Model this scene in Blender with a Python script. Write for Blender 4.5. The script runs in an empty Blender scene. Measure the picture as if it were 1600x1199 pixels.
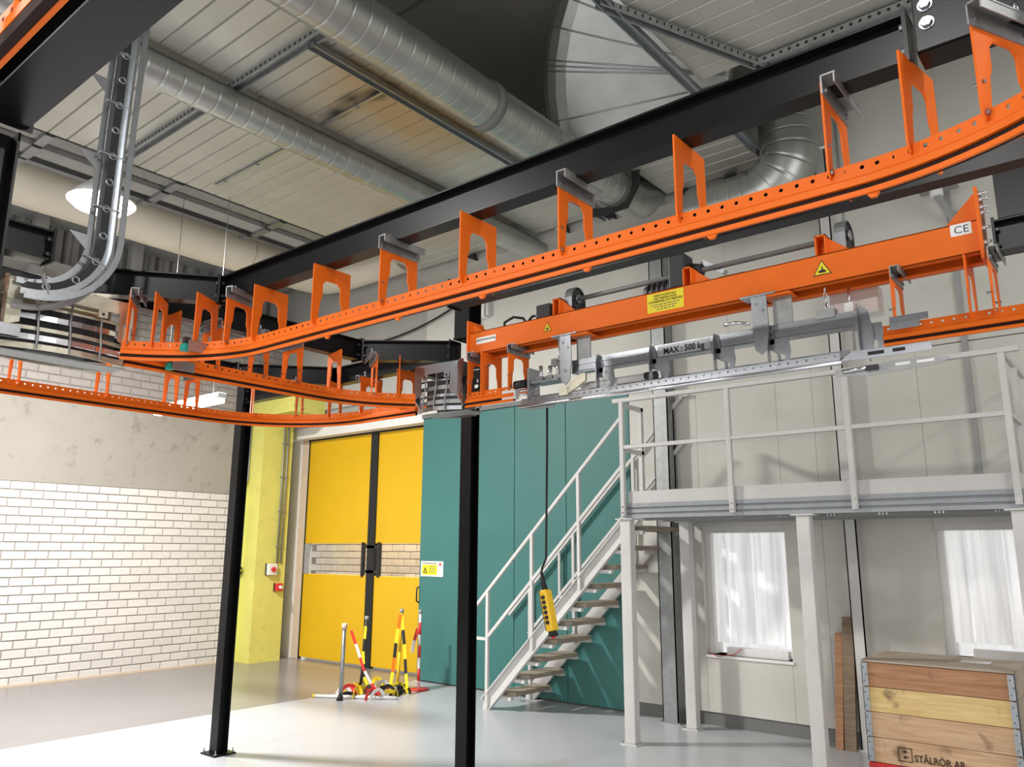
import bpy, math, random
from mathutils import Vector, Matrix
random.seed(7)
PI = math.pi
SC = bpy.context.scene
COL = SC.collection

# ------------------------------------------------------------------ camera, world, lights, exposure
def setup_camera():
    f, yaw, pitch, roll = 1237.07, math.radians(39.35), math.radians(11.94), math.radians(0.255)
    cy, sy, cp, sp = math.cos(yaw), math.sin(yaw), math.cos(pitch), math.sin(pitch)
    fw = Vector((-sy*cp, cy*cp, sp)); rt = Vector((cy, sy, 0)); up = rt.cross(fw)
    c, s = math.cos(roll), math.sin(roll)
    r2 = rt*c + up*s; u2 = -rt*s + up*c
    cam = bpy.data.cameras.new('camera'); ob = bpy.data.objects.new('camera', cam); COL.objects.link(ob)
    m = Matrix((r2, u2, -fw)).transposed().to_4x4(); m.translation = Vector((0, 0, 1.85))
    ob.matrix_world = m
    cam.sensor_fit = 'HORIZONTAL'; cam.sensor_width = 36.0; cam.lens = f/1600*36.0
    cam.clip_start = 0.05; cam.clip_end = 200
    SC.camera = ob
setup_camera()
SC.view_settings.view_transform = 'Standard'
SC.view_settings.look = 'None'
SC.view_settings.gamma = 1.0
SC.view_settings.use_curve_mapping = False
SC.view_settings.exposure = 0.0
W = bpy.data.worlds.new('overcast_sky'); SC.world = W; W.use_nodes = True
bg = W.node_tree.nodes['Background']; bg.inputs[0].default_value = (0.93, 0.96, 1.0, 1); bg.inputs[1].default_value = 1.5

def area(name, loc, target, sx, sy, power, color=(1, 1, 1), spread=180):
    d = bpy.data.lights.new(name, 'AREA'); d.shape = 'RECTANGLE'; d.size = sx; d.size_y = sy
    d.energy = power; d.color = color; d.spread = math.radians(spread)
    o = bpy.data.objects.new(name, d); COL.objects.link(o); o.location = loc
    o.rotation_euler = (Vector(target)-Vector(loc)).to_track_quat('-Z', 'Y').to_euler()
    return o
# unseen fill lights added behind and right of the camera to brighten the hall
area('front_fill_light', (-3.5, -5.9, 3.3), (-4.5, 3, 1.6), 9.0, 3.6, 200, (1.0, 0.985, 0.96))
area('right_fill_light', (5.4, 2.0, 3.0), (-3, 5.5, 1.6), 5.5, 3.6, 130, (1.0, 0.99, 0.97))

# ------------------------------------------------------------------ materials
MATS = {}
def mat(name, col, rough=0.5, metal=0.0, var=0.0, vscale=6.0, bump=0.0, bscale=40.0, objvar=0.0, coat=0.0, emit=0.0, dirt=None, dscale=1.5, damt=0.0, stretch=(1, 1, 1)):
    m = bpy.data.materials.new(name); m.use_nodes = True
    nt = m.node_tree; N = nt.nodes; L = nt.links
    b = N['Principled BSDF']
    b.inputs['Roughness'].default_value = rough; b.inputs['Metallic'].default_value = metal
    if name in ('black_paint', 'orange'): b.inputs['Specular IOR Level'].default_value = 0.22
    if coat: b.inputs['Coat Weight'].default_value = coat
    tc = N.new('ShaderNodeTexCoord'); mp = N.new('ShaderNodeMapping'); L.new(tc.outputs['Object'], mp.inputs[0])
    mp.inputs['Scale'].default_value = stretch
    rgb = N.new('ShaderNodeRGB'); rgb.outputs[0].default_value = (*col, 1)
    out = rgb.outputs[0]
    if objvar:
        oi = N.new('ShaderNodeObjectInfo'); hv = N.new('ShaderNodeHueSaturation')
        mr = N.new('ShaderNodeMapRange'); mr.inputs[3].default_value = 1-objvar; mr.inputs[4].default_value = 1+objvar
        L.new(oi.outputs['Random'], mr.inputs[0]); L.new(mr.outputs[0], hv.inputs['Value']); L.new(out, hv.inputs['Color']); out = hv.outputs[0]
    if var:
        nz = N.new('ShaderNodeTexNoise'); nz.inputs['Scale'].default_value = vscale; nz.inputs['Detail'].default_value = 5
        L.new(mp.outputs[0], nz.inputs['Vector'])
        mr = N.new('ShaderNodeMapRange'); mr.inputs[1].default_value = 0.3; mr.inputs[2].default_value = 0.7
        mr.inputs[3].default_value = 1-var; mr.inputs[4].default_value = 1+var
        L.new(nz.outputs[0], mr.inputs[0])
        hv = N.new('ShaderNodeHueSaturation'); L.new(mr.outputs[0], hv.inputs['Value']); L.new(out, hv.inputs['Color']); out = hv.outputs[0]
    if damt:
        nz = N.new('ShaderNodeTexNoise'); nz.inputs['Scale'].default_value = dscale; nz.inputs['Detail'].default_value = 8; nz.inputs['Roughness'].default_value = 0.65
        L.new(mp.outputs[0], nz.inputs['Vector'])
        mr = N.new('ShaderNodeMapRange'); mr.inputs[1].default_value = 0.56; mr.inputs[2].default_value = 0.75; mr.inputs[4].default_value = damt
        L.new(nz.outputs[0], mr.inputs[0])
        mx = N.new('ShaderNodeMix'); mx.data_type = 'RGBA'; L.new(mr.outputs[0], mx.inputs[0]); L.new(out, mx.inputs[6])
        mx.inputs[7].default_value = (*dirt, 1); out = mx.outputs[2]
    L.new(out, b.inputs['Base Color'])
    if emit:
        L.new(out, b.inputs['Emission Color']); b.inputs['Emission Strength'].default_value = emit
    if bump:
        nz = N.new('ShaderNodeTexNoise'); nz.inputs['Scale'].default_value = bscale; nz.inputs['Detail'].default_value = 4
        L.new(mp.outputs[0], nz.inputs['Vector'])
        bp = N.new('ShaderNodeBump'); bp.inputs['Strength'].default_value = bump; bp.inputs['Distance'].default_value = 0.01
        L.new(nz.outputs[0], bp.inputs['Height']); L.new(bp.outputs[0], b.inputs['Normal'])
    MATS[name] = m
    return m
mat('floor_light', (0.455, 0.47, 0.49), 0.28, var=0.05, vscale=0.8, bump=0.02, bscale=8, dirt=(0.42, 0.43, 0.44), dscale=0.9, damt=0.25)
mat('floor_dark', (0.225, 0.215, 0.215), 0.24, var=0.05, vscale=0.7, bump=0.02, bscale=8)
mat('brick', (0.665, 0.635, 0.60), 0.7, var=0.05, vscale=9, bump=0.25, bscale=60, objvar=0.05, dirt=(0.45, 0.36, 0.33), dscale=7, damt=0.45)
mat('brick_grey', (0.36, 0.325, 0.30), 0.75, var=0.05, vscale=9, bump=0.25, bscale=60, objvar=0.05)
mat('mortar', (0.27, 0.245, 0.23), 0.9, var=0.1, vscale=20, bump=0.3)
mat('plaster', (0.34, 0.315, 0.275), 0.85, var=0.06, vscale=1.2, bump=0.15, bscale=25, dirt=(0.12, 0.10, 0.085), dscale=4.5, damt=0.55)
mat('white_wall', (0.60, 0.585, 0.53), 0.6, var=0.04, vscale=1.5, bump=0.05, bscale=15, dirt=(0.40, 0.38, 0.30), dscale=1.3, damt=0.4)
mat('teal', (0.042, 0.165, 0.150), 0.5, var=0.03, vscale=2, bump=0.04, bscale=30, dirt=(0.03, 0.13, 0.12), dscale=3, damt=0.2)
mat('yellow', (0.70, 0.415, 0.006), 0.45, var=0.03, vscale=2, bump=0.05, bscale=6)
mat('green_yellow', (0.68, 0.64, 0.16), 0.6, var=0.05, vscale=3, dirt=(0.35, 0.33, 0.14), dscale=5, damt=0.4)
mat('lime', (0.68, 0.70, 0.20), 0.6, var=0.05, vscale=3)
mat('orange', (0.86, 0.160, 0.010), 0.45, var=0.03, vscale=5)
mat('black_paint', (0.006, 0.006, 0.0065), 0.30, var=0.1, vscale=5)
mat('black_plastic', (0.02, 0.02, 0.022), 0.5, bump=0.05)
mat('rubber', (0.012, 0.012, 0.012), 0.7)
mat('plate_grey', (0.42, 0.43, 0.445), 0.4, 0.3)
mat('chain_shade', (0.022, 0.008, 0.006), 0.95)
mat('galv', (0.37, 0.39, 0.415), 0.30, 0.92, var=0.07, vscale=30, bump=0.03, bscale=60)
mat('galv_dull', (0.33, 0.34, 0.34), 0.5, 0.7, var=0.12, vscale=14)
mat('galv_yellow', (0.56, 0.54, 0.43), 0.42, 0.75, var=0.15, vscale=16)
mat('chrome', (0.66, 0.67, 0.70), 0.2, 0.95, var=0.05, vscale=20)
mat('duct', (0.42, 0.43, 0.41), 0.38, 0.85, var=0.12, vscale=3, bump=0.04, bscale=6)
mat('ceiling_sheet', (0.45, 0.445, 0.40), 0.42, 0.4, var=0.06, vscale=2.5, objvar=0.05)
def stain_ceiling():
    """rust bloom and soot marks around the scorched joint, in room coordinates"""
    m = MATS['ceiling_sheet']; nt = m.node_tree; N = nt.nodes; L = nt.links; b = N['Principled BSDF']
    src = b.inputs['Base Color'].links[0].from_socket
    g = N.new('ShaderNodeNewGeometry')
    nz = N.new('ShaderNodeTexNoise'); nz.inputs['Scale'].default_value = 1.6; nz.inputs['Detail'].default_value = 6; L.new(g.outputs['Position'], nz.inputs['Vector'])
    def blob(c, sc, lo, hi, amt, col, wob, base):
        mp = N.new('ShaderNodeMapping'); mp.vector_type = 'TEXTURE'; mp.inputs['Location'].default_value = c; mp.inputs['Scale'].default_value = sc; L.new(g.outputs['Position'], mp.inputs[0])
        ln = N.new('ShaderNodeVectorMath'); ln.operation = 'LENGTH'; L.new(mp.outputs[0], ln.inputs[0])
        ma = N.new('ShaderNodeMath'); ma.operation = 'MULTIPLY_ADD'; ma.inputs[1].default_value = wob; L.new(nz.outputs[0], ma.inputs[0]); L.new(ln.outputs['Value'], ma.inputs[2])
        mr = N.new('ShaderNodeMapRange'); mr.inputs[1].default_value = lo; mr.inputs[2].default_value = hi; mr.inputs[3].default_value = amt; mr.inputs[4].default_value = 0; L.new(ma.outputs[0], mr.inputs[0])
        mx = N.new('ShaderNodeMix'); mx.data_type = 'RGBA'; L.new(mr.outputs[0], mx.inputs[0]); L.new(base, mx.inputs[6]); mx.inputs[7].default_value = (*col, 1); return mx.outputs[2]
    o = blob((-5.1, 4.7, 6), (1.1, 1.3, 3), 0.9, 1.6, 0.85, (0.42, 0.29, 0.14), 1.1, src)
    o = blob((-6.9, 6.7, 6), (1.0, 0.8, 3), 0.8, 1.6, 0.6, (0.42, 0.29, 0.16), 1.0, o)
    for c in ((-5.72, 4.28, 6), (-5.42, 4.22, 6), (-5.15, 4.3, 6)):
        o = blob(c, (0.16, 0.09, 3), 1.0, 2.3, 0.95, (0.02, 0.018, 0.015), 1.6, o)
    L.new(o, b.inputs['Base Color'])
stain_ceiling()
mat('concrete', (0.26, 0.255, 0.225), 0.9, var=0.08, vscale=1.2, bump=0.1, bscale=12)
mat('concrete_light', (0.42, 0.41, 0.38), 0.85, var=0.06, vscale=2)
mat('grey_paint', (0.60, 0.59, 0.57), 0.5, var=0.03, vscale=4, dirt=(0.36, 0.34, 0.30), dscale=4, damt=0.35)
mat('deck_metal', (0.33, 0.35, 0.37), 0.5, 0.35, var=0.06, vscale=10)
mat('tread_wood', (0.34, 0.28, 0.22), 0.7, var=0.15, vscale=12, stretch=(1, 0.2, 1))
mat('white_paint', (0.78, 0.77, 0.75), 0.5, var=0.02)
mat('beige_pipe', (0.72, 0.66, 0.54), 0.55, var=0.05, vscale=2)
mat('sand', (0.62, 0.50, 0.38), 0.7, var=0.04)
mat('grey_dark', (0.16, 0.16, 0.155), 0.6, var=0.06)
mat('grey_mid', (0.33, 0.33, 0.32), 0.6, var=0.05)
mat('red', (0.62, 0.03, 0.03), 0.4)
mat('red_tape', (0.70, 0.04, 0.03), 0.45)
mat('white_tape', (0.85, 0.83, 0.80), 0.45)
mat('yellow_tape', (0.86, 0.66, 0.02), 0.45)
mat('sensor_teal', (0.0, 0.30, 0.24), 0.4)
mat('label_yellow', (0.86, 0.70, 0.01), 0.5)
mat('label_white', (0.86, 0.85, 0.82), 0.5)
mat('ink', (0.01, 0.01, 0.01), 0.6)
mat('ink_grey', (0.16, 0.15, 0.12), 0.6)
mat('ink_brown', (0.05, 0.025, 0.012), 0.8)
mat('ink_blue', (0.03, 0.07, 0.13), 0.6)
mat('pendant_yellow', (0.86, 0.52, 0.01), 0.4, coat=0.2)
mat('lamp_glow', (1, 0.98, 0.95), 0.5, emit=14.0)
mat('lamp_shade', (0.8, 0.8, 0.79), 0.5)
def wood(name, c1, c2, sc=1.0):
    m = bpy.data.materials.new(name); m.use_nodes = True; nt = m.node_tree; N = nt.nodes; L = nt.links; b = N['Principled BSDF']
    b.inputs['Roughness'].default_value = 0.7
    tc = N.new('ShaderNodeTexCoord'); mp = N.new('ShaderNodeMapping'); L.new(tc.outputs['Object'], mp.inputs[0]); mp.inputs['Scale'].default_value = (1.2*sc, 6*sc, 16*sc)
    nz = N.new('ShaderNodeTexNoise'); nz.inputs['Scale'].default_value = 2.2; nz.inputs['Detail'].default_value = 8; nz.inputs['Distortion'].default_value = 1.0
    L.new(mp.outputs[0], nz.inputs['Vector'])
    cr = N.new('ShaderNodeValToRGB'); cr.color_ramp.elements[0].position = 0.32; cr.color_ramp.elements[1].position = 0.68
    cr.color_ramp.elements[0].color = (*c1, 1); cr.color_ramp.elements[1].color = (*c2, 1); L.new(nz.outputs[0], cr.inputs[0])
    vo = N.new('ShaderNodeTexNoise'); vo.inputs['Scale'].default_value = 5.0; vo.inputs['Detail'].default_value = 3; L.new(tc.outputs['Object'], vo.inputs['Vector'])
    mr = N.new('ShaderNodeMapRange'); mr.inputs[1].default_value = 0.62; mr.inputs[2].default_value = 0.74; mr.inputs[4].default_value = 0.75; L.new(vo.outputs[0], mr.inputs[0])
    mx = N.new('ShaderNodeMix'); mx.data_type = 'RGBA'; L.new(mr.outputs[0], mx.inputs[0]); L.new(cr.outputs[0], mx.inputs[6]); mx.inputs[7].default_value = (0.10, 0.06, 0.035, 1)
    L.new(mx.outputs[2], b.inputs['Base Color'])
    bp = N.new('ShaderNodeBump'); bp.inputs['Strength'].default_value = 0.15; L.new(nz.outputs[0], bp.inputs['Height']); L.new(bp.outputs[0], b.inputs['Normal'])
    MATS[name] = m
wood('wood_red', (0.36, 0.17, 0.08), (0.52, 0.28, 0.15))
wood('wood_pale', (0.62, 0.42, 0.16), (0.78, 0.58, 0.28))
wood('wood_tan', (0.50, 0.30, 0.16), (0.64, 0.44, 0.28))
wood('wood_grey', (0.40, 0.32, 0.24), (0.55, 0.46, 0.36))
wood('wood_dark', (0.20, 0.14, 0.09), (0.30, 0.22, 0.15))
def curtain_mat():
    m = bpy.data.materials.new('strip_curtain_glow'); m.use_nodes = True; nt = m.node_tree; N = nt.nodes; L = nt.links; b = N['Principled BSDF']
    b.inputs['Roughness'].default_value = 0.25
    tc = N.new('ShaderNodeTexCoord'); mp = N.new('ShaderNodeMapping'); L.new(tc.outputs['Object'], mp.inputs[0]); mp.inputs['Scale'].default_value = (16, 1, 0.7)
    nz = N.new('ShaderNodeTexNoise'); nz.inputs['Scale'].default_value = 1.4; nz.inputs['Detail'].default_value = 6; L.new(mp.outputs[0], nz.inputs['Vector'])
    cr = N.new('ShaderNodeValToRGB'); cr.color_ramp.elements[0].position = 0.30; cr.color_ramp.elements[1].position = 0.6
    cr.color_ramp.elements[0].color = (0.70, 0.70, 0.71, 1); cr.color_ramp.elements[1].color = (0.95, 0.95, 0.95, 1); L.new(nz.outputs[0], cr.inputs[0])
    L.new(cr.outputs[0], b.inputs['Base Color']); L.new(cr.outputs[0], b.inputs['Emission Color']); b.inputs['Emission Strength'].default_value = 0.34  # emission stands in for daylight shining through the strips
    MATS['curtain_glow'] = m
curtain_mat()
def glass_mat():
    m = bpy.data.materials.new('clear_pane'); m.use_nodes = True; nt = m.node_tree; N = nt.nodes; L = nt.links
    N.remove(N['Principled BSDF'])
    t = N.new('ShaderNodeBsdfTransparent'); t.inputs[0].default_value = (0.9, 0.9, 0.88, 1); g = N.new('ShaderNodeBsdfGlossy'); g.inputs['Roughness'].default_value = 0.08
    mx = N.new('ShaderNodeMixShader'); mx.inputs[0].default_value = 0.07; L.new(t.outputs[0], mx.inputs[1]); L.new(g.outputs[0], mx.inputs[2])
    L.new(mx.outputs[0], N['Material Output'].inputs[0]); MATS['glass'] = m
glass_mat()

# ------------------------------------------------------------------ mesh helpers
def wloc(o):
    v = Vector((0, 0, 0))
    while o is not None:
        v += o.location; o = o.parent
    return v
def tag(o, label=None, cat=None, group=None, kind=None):
    if label: o['label'] = label
    if cat: o['category'] = cat
    if group: o['group'] = group
    if kind: o['kind'] = kind
    return o
def thing(name, label, cat, loc=(0, 0, 0), group=None):
    o = bpy.data.objects.new(name, None); COL.objects.link(o); o.location = loc; o.empty_display_size = 0.1
    return tag(o, label, cat, group)
class MB:
    def __init__(s): s.v = []; s.f = []; s.sm = []
    def add(s, vs, fs, smooth=False):
        n = len(s.v); s.v += [tuple(v) for v in vs]; s.f += [tuple(i+n for i in f) for f in fs]; s.sm += [smooth]*len(fs); return s
    def box(s, a, b):
        x0, y0, z0 = [min(p, q) for p, q in zip(a, b)]; x1, y1, z1 = [max(p, q) for p, q in zip(a, b)]
        vs = [(x0, y0, z0), (x1, y0, z0), (x1, y1, z0), (x0, y1, z0), (x0, y0, z1), (x1, y0, z1), (x1, y1, z1), (x0, y1, z1)]
        return s.add(vs, [(0, 3, 2, 1), (4, 5, 6, 7), (0, 1, 5, 4), (1, 2, 6, 5), (2, 3, 7, 6), (3, 0, 4, 7)])
    def bar(s, p, q, w, h, up=(0, 0, 1)):
        """rectangular bar from p to q, w across, h along up"""
        p = Vector(p); q = Vector(q); d = (q-p).normalized(); u = Vector(up); sd = d.cross(u)
        if sd.length < 1e-5: sd = d.cross(Vector((1, 0, 0)))
        sd.normalize(); u = sd.cross(d).normalized()
        vs = []
        for c in (p, q):
            for a, b in ((-1, -1), (1, -1), (1, 1), (-1, 1)): vs.append(c + sd*(a*w/2) + u*(b*h/2))
        return s.add(vs, [(0, 1, 2, 3), (7, 6, 5, 4), (0, 4, 5, 1), (1, 5, 6, 2), (2, 6, 7, 3), (3, 7, 4, 0)])
    def prism(s, poly, origin, ax, ay, ext):
        """2-D poly in the axes ax, ay at origin, extruded along vector ext"""
        o = Vector(origin); ax = Vector(ax); ay = Vector(ay); e = Vector(ext); n = len(poly)
        lo = [o+ax*u+ay*v for u, v in poly]; vs = lo+[p+e for p in lo]
        fs = [tuple(range(n-1, -1, -1)), tuple(range(n, 2*n))]+[(i, (i+1) % n, n+(i+1) % n, n+i) for i in range(n)]
        if ax.cross(ay).dot(e) < 0: fs = [tuple(reversed(f)) for f in fs]
        return s.add(vs, fs)
    def sweep(s, prof, pts, cyclic_prof=True, up=(0, 0, 1), caps=True, smooth=False):
        """prof: list of (side, up); pts: list of Vector; constant up reference"""
        U = Vector(up); n = len(prof); P = [Vector(p) for p in pts]; rings = []
        for i, p in enumerate(P):
            if i == 0: d = P[1]-P[0]
            elif i == len(P)-1: d = P[-1]-P[-2]
            else: d = (P[i+1]-p).normalized()+(p-P[i-1]).normalized()
            d.normalize(); sd = d.cross(U)
            if sd.length < 1e-4: sd = d.cross(Vector((0, 1, 0)))
            sd.normalize(); u = sd.cross(d)
            rings.append([p+sd*a+u*b for a, b in prof])
        vs = [v for r in rings for v in r]; fs = []
        m = n if cyclic_prof else n-1
        for i in range(len(P)-1):
            for j in range(m):
                fs.append((i*n+j, i*n+(j+1) % n, (i+1)*n+(j+1) % n, (i+1)*n+j))
        s.add(vs, fs, smooth)
        if caps and cyclic_prof:
            k = len(s.v)-len(vs); b = k+(len(P)-1)*n
            s.f += [tuple(k+j for j in range(n-1, -1, -1)), tuple(b+j for j in range(n))]; s.sm += [False, False]
        return s
    def tube(s, pts, r, seg=10, smooth=True, caps=True):
        """round tube with parallel transport, r may be a list"""
        P = [Vector(p) for p in pts]; R = r if isinstance(r, (list, tuple)) else [r]*len(P)
        d0 = (P[1]-P[0]).normalized(); ref = Vector((0, 0, 1)) if abs(d0.z) < 0.9 else Vector((1, 0, 0))
        a = d0.cross(ref).normalized(); rings = []
        for i, p in enumerate(P):
            if i == 0: d = d0
            elif i == len(P)-1: d = (P[i]-P[i-1]).normalized()
            else: d = ((P[i+1]-p).normalized()+(p-P[i-1]).normalized()).normalized()
            a = (a-d*a.dot(d)).normalized(); b = d.cross(a)
            rings.append([p+(a*math.cos(t)+b*math.sin(t))*R[i] for t in [2*PI*k/seg for k in range(seg)]])
        vs = [v for r_ in rings for v in r_]
        fs = [(i*seg+j, i*seg+(j+1) % seg, (i+1)*seg+(j+1) % seg, (i+1)*seg+j) for i in range(len(P)-1) for j in range(seg)]
        k = len(s.v); s.add(vs, fs, smooth)
        if caps:
            e = k+(len(P)-1)*seg
            s.f += [tuple(k+j for j in range(seg-1, -1, -1)), tuple(e+j for j in range(seg))]; s.sm += [False, False]
        return s
    def mesh(s, name, mt, off=Vector((0, 0, 0))):
        me = bpy.data.meshes.new(name); me.from_pydata([tuple(Vector(v)-off) for v in s.v], [], s.f); me.update()
        me.polygons.foreach_set('use_smooth', s.sm)
        me.materials.append(MATS[mt])
        return me
    def build(s, name, mt, parent=None, loc=None):
        """world-space vertices; origin at the parent's place, or at loc when top level"""
        off = wloc(parent) if parent is not None else Vector(loc if loc is not None else (0, 0, 0))
        o = bpy.data.objects.new(name, s.mesh(name, mt, off)); COL.objects.link(o)
        if parent is not None: o.parent = parent
        else: o.location = off
        return o
def inst(name, me, loc, rz=0.0, parent=None):
    """object sharing a mesh, loc in world space"""
    o = bpy.data.objects.new(name, me); COL.objects.link(o)
    if parent is not None: o.parent = parent; o.location = Vector(loc)-wloc(parent)
    else: o.location = loc
    o.rotation_euler = (0, 0, rz)
    return o
def bevel(o, w=0.004, seg=2):
    m = o.modifiers.new('bevel', 'BEVEL'); m.width = w; m.segments = seg; m.limit_method = 'ANGLE'; return o
def struct(o): o['kind'] = 'structure'; return o
def text(body, size, origin, ax, ay, mt, parent, name='lettering', bold=0.0, align='LEFT', fit=None):
    """flat printed lettering; ax reading direction, ay up; fit = wanted width"""
    cu = bpy.data.curves.new(name, 'FONT'); cu.body = body; cu.size = size; cu.align_x = align; cu.offset = bold; cu.resolution_u = 3
    t = bpy.data.objects.new(name, cu); COL.objects.link(t)
    dg = bpy.context.evaluated_depsgraph_get(); dg.update()
    me = bpy.data.meshes.new_from_object(t.evaluated_get(dg)); bpy.data.objects.remove(t); bpy.data.curves.remove(cu)
    xs = [v.co.x for v in me.vertices]
    if not xs: return None
    k = 1.0
    if fit: k = fit/(max(xs)-min(xs))
    ax = Vector(ax).normalized(); ay = Vector(ay).normalized(); o0 = Vector(origin)-wloc(parent)
    for v in me.vertices: v.co = o0+ax*(v.co.x*k)+ay*v.co.y
    me.materials.clear(); me.materials.append(MATS[mt])
    o = bpy.data.objects.new(name, me); COL.objects.link(o); o.parent = parent
    return o
def hexbolt(mb, c, axis, r=0.012, h=0.01):
    c = Vector(c); a = Vector(axis).normalized(); mb.tube([c, c+a*h], r, 6, smooth=False); return mb

# ------------------------------------------------------------------ the room
XL, YB = -12.55, 8.5           # brick wall on the left, end wall at the back
XR, YF, ZC = 6.0, -6.2, 7.5    # right wall, wall behind the camera, slab
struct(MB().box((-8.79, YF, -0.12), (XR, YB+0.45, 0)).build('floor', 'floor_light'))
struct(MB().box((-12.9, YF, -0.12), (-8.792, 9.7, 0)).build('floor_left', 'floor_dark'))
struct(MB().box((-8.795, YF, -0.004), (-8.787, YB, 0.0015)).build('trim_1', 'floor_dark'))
ceil = struct(MB().box((-12.9, YF, ZC), (XR+0.3, 10.0, ZC+0.2)).build('ceiling', 'concrete'))
for i, y in enumerate((0.2, 2.6, 5.0, 7.4)):
    b = MB().box((-12.5, y, ZC-0.012), (XR, y+0.02, ZC)).build('slab_joint', 'grey_dark', ceil)

# --- left wall: core, brick below, plaster band, brick above
wl = struct(MB().box((-12.9, YF, 0), (XL, 8.6, 2.79)).build('wall_left', 'mortar'))
BL, BH = 0.305, 0.1213
def brick_mesh(w, h, d, name='brick', mt='brick'):
    mb = MB(); e = 0.006
    x0, x1 = 0.0, d
    vs = [(x0, -w/2, -h/2), (x0, w/2, -h/2), (x0, w/2, h/2), (x0, -w/2, h/2), (x1, -w/2+e, -h/2+e), (x1, w/2-e, -h/2+e), (x1, w/2-e, h/2-e), (x1, -w/2+e, h/2-e)]
    mb.add(vs, [(4, 5, 6, 7), (0, 1, 5, 4), (1, 2, 6, 5), (2, 3, 7, 6), (3, 0, 4, 7)])
    return mb.mesh(name, mt)
bm_full = {m: brick_mesh(BL-0.012, BH-0.012, 0.014, mt=m) for m in ('brick', 'brick_grey')}
def brick_field(parent, x, y0, y1, z0, rows, seen0, limit=300, mt='brick'):
    """running bond; bricks with centre beyond seen0 are single parts, the others one joined part"""
    rest = MB(); n = 0
    for r in range(rows):
        z = z0+(r+0.5)*BH; off = (0.5*BL if r % 2 else 0.0)+random.uniform(-0.012, 0.012)
        y = y0+off-BL
        while y < y1:
            a, b = max(y, y0), min(y+BL, y1)
            if b-a > 0.05:
                full = (b-a) > BL-0.001
                c = (a+b)/2; dd = random.uniform(-0.002, 0.002)
                if c > seen0 and n < limit:
                    me = bm_full[mt] if full else brick_mesh(b-a-0.012, BH-0.012, 0.014, mt=mt)
                    inst('brick', me, (x+dd, c, z), 0, parent); n += 1
                else:
                    w2, h2 = (b-a-0.012)/2, (BH-0.012)/2; e = 0.006; xx = x+0.014+dd
                    rest.add([(x, c-w2, z-h2), (x, c+w2, z-h2), (x, c+w2, z+h2), (x, c-w2, z+h2), (xx, c-w2+e, z-h2+e), (xx, c+w2-e, z-h2+e), (xx, c+w2-e, z+h2-e), (xx, c-w2+e, z+h2-e)],
                             [(4, 5, 6, 7), (0, 1, 5, 4), (1, 2, 6, 5), (2, 3, 7, 6), (3, 0, 4, 7)])
            y += BL
    if rest.v:
        o = rest.build('brick_rest', mt, parent); o['kind'] = 'stuff'
brick_field(wl, XL, -1.0, 7.86, 0.0, 23, 4.0)
struct(MB().box((-12.9, YF, 2.79), (XL+0.012, 8.6, 4.02)).build('wall_left_plaster', 'plaster'))
struct(MB().box((XL, YF, 0.0), (XL+0.022, 7.86, 0.03)).build('baseboard_left', 'sand'))
wu = struct(MB().box((-12.9, YF, 4.02), (XL, 8.6, ZC)).build('wall_left_upper', 'mortar'))
brick_field(wu, XL, -1.0, 8.5, 4.02, 15, 4.2, mt='brick_grey')
struct(MB().box((XL, YF, 5.84), (XL+0.02, 8.5, ZC)).build('wall_left_top', 'concrete_light'))
# steel ledge with ribbed sheet and posts high on the left wall
led = thing('wall_ledge', 'grey steel ledge with ribbed sheet and posts high on the brick wall', 'ledge', (-12.3, 4.5, 5.85))
MB().box((XL+0.02, 0.5, 5.84), (-12.1, 8.3, 5.95)).build('lower_rail', 'grey_mid', led)
MB().box((XL+0.02, 0.5, 6.62), (-12.15, 8.3, 6.72)).build('upper_rail', 'grey_mid', led)
for k in range(60):
    y = 1.0+k*0.12
    if y > 8.2: break
    MB().prism([(-0.03, 0), (0.03, 0), (0.015, 0.05), (-0.015, 0.05)], (XL+0.02, y, 5.95), (0, 1, 0), (1, 0, 0), (0, 0, 0.67)).build('sheet_rib', 'grey_dark' if k % 2 else 'grey_mid', led)
for y in (2.6, 4.0, 5.4, 6.9):
    MB().box((-12.25, y-0.09, 5.2), (-12.1, y+0.09, ZC)).build('post', 'grey_mid', led)

# --- back wall: door bay, teal panels, white panels with two window openings
wb = struct(MB().box((-8.72, YB, 3.86), (XR, YB+0.25, ZC)).build('wall_back', 'white_wall'))
struct(MB().box((-12.9, YB, 4.25), (-8.72, YB+0.25, ZC)).build('wall_back_left', 'concrete_light'))
struct(MB().box((-12.55, YB+0.05, 4.02), (-8.75, YB+0.42, 4.25)).build('trim_2', 'grey_mid'))
struct(MB().box((-12.55, YB+0.16, 3.83), (-8.75, YB+0.42, 4.02)).build('trim_3', 'white_paint'))
# corridor with a brick wall beyond the door
wc = struct(MB().box((-12.9, 9.62, 0), (-8.4, 9.9, 4.3)).build('wall_corridor', 'mortar'))
def brick_mesh_y(w, h, d):
    e = 0.006; mb = MB()
    mb.add([(-w/2, 0, -h/2), (w/2, 0, -h/2), (w/2, 0, h/2), (-w/2, 0, h/2), (-w/2+e, -d, -h/2+e), (w/2-e, -d, -h/2+e), (w/2-e, -d, h/2-e), (-w/2+e, -d, h/2-e)],
           [(4, 5, 6, 7), (0, 1, 5, 4), (1, 2, 6, 5), (2, 3, 7, 6), (3, 0, 4, 7)])
    return mb.mesh('brick', 'brick')
bmy = brick_mesh_y(BL-0.012, BH-0.012, 0.014)
for r in range(7):
    for c in range(14):
        inst('brick', bmy, (-12.7+c*BL+(0.15 if r % 2 else 0), 9.62, 1.28+r*BH), 0, wc)
struct(MB().box((-12.9, YB+0.45, 4.02), (-8.4, 9.9, 4.12)).build('ceiling_corridor', 'white_paint'))
struct(MB().box((-8.72, YB+0.25, 0), (-8.5, 9.9, 4.1)).build('wall_corridor_side', 'white_paint'))
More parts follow.
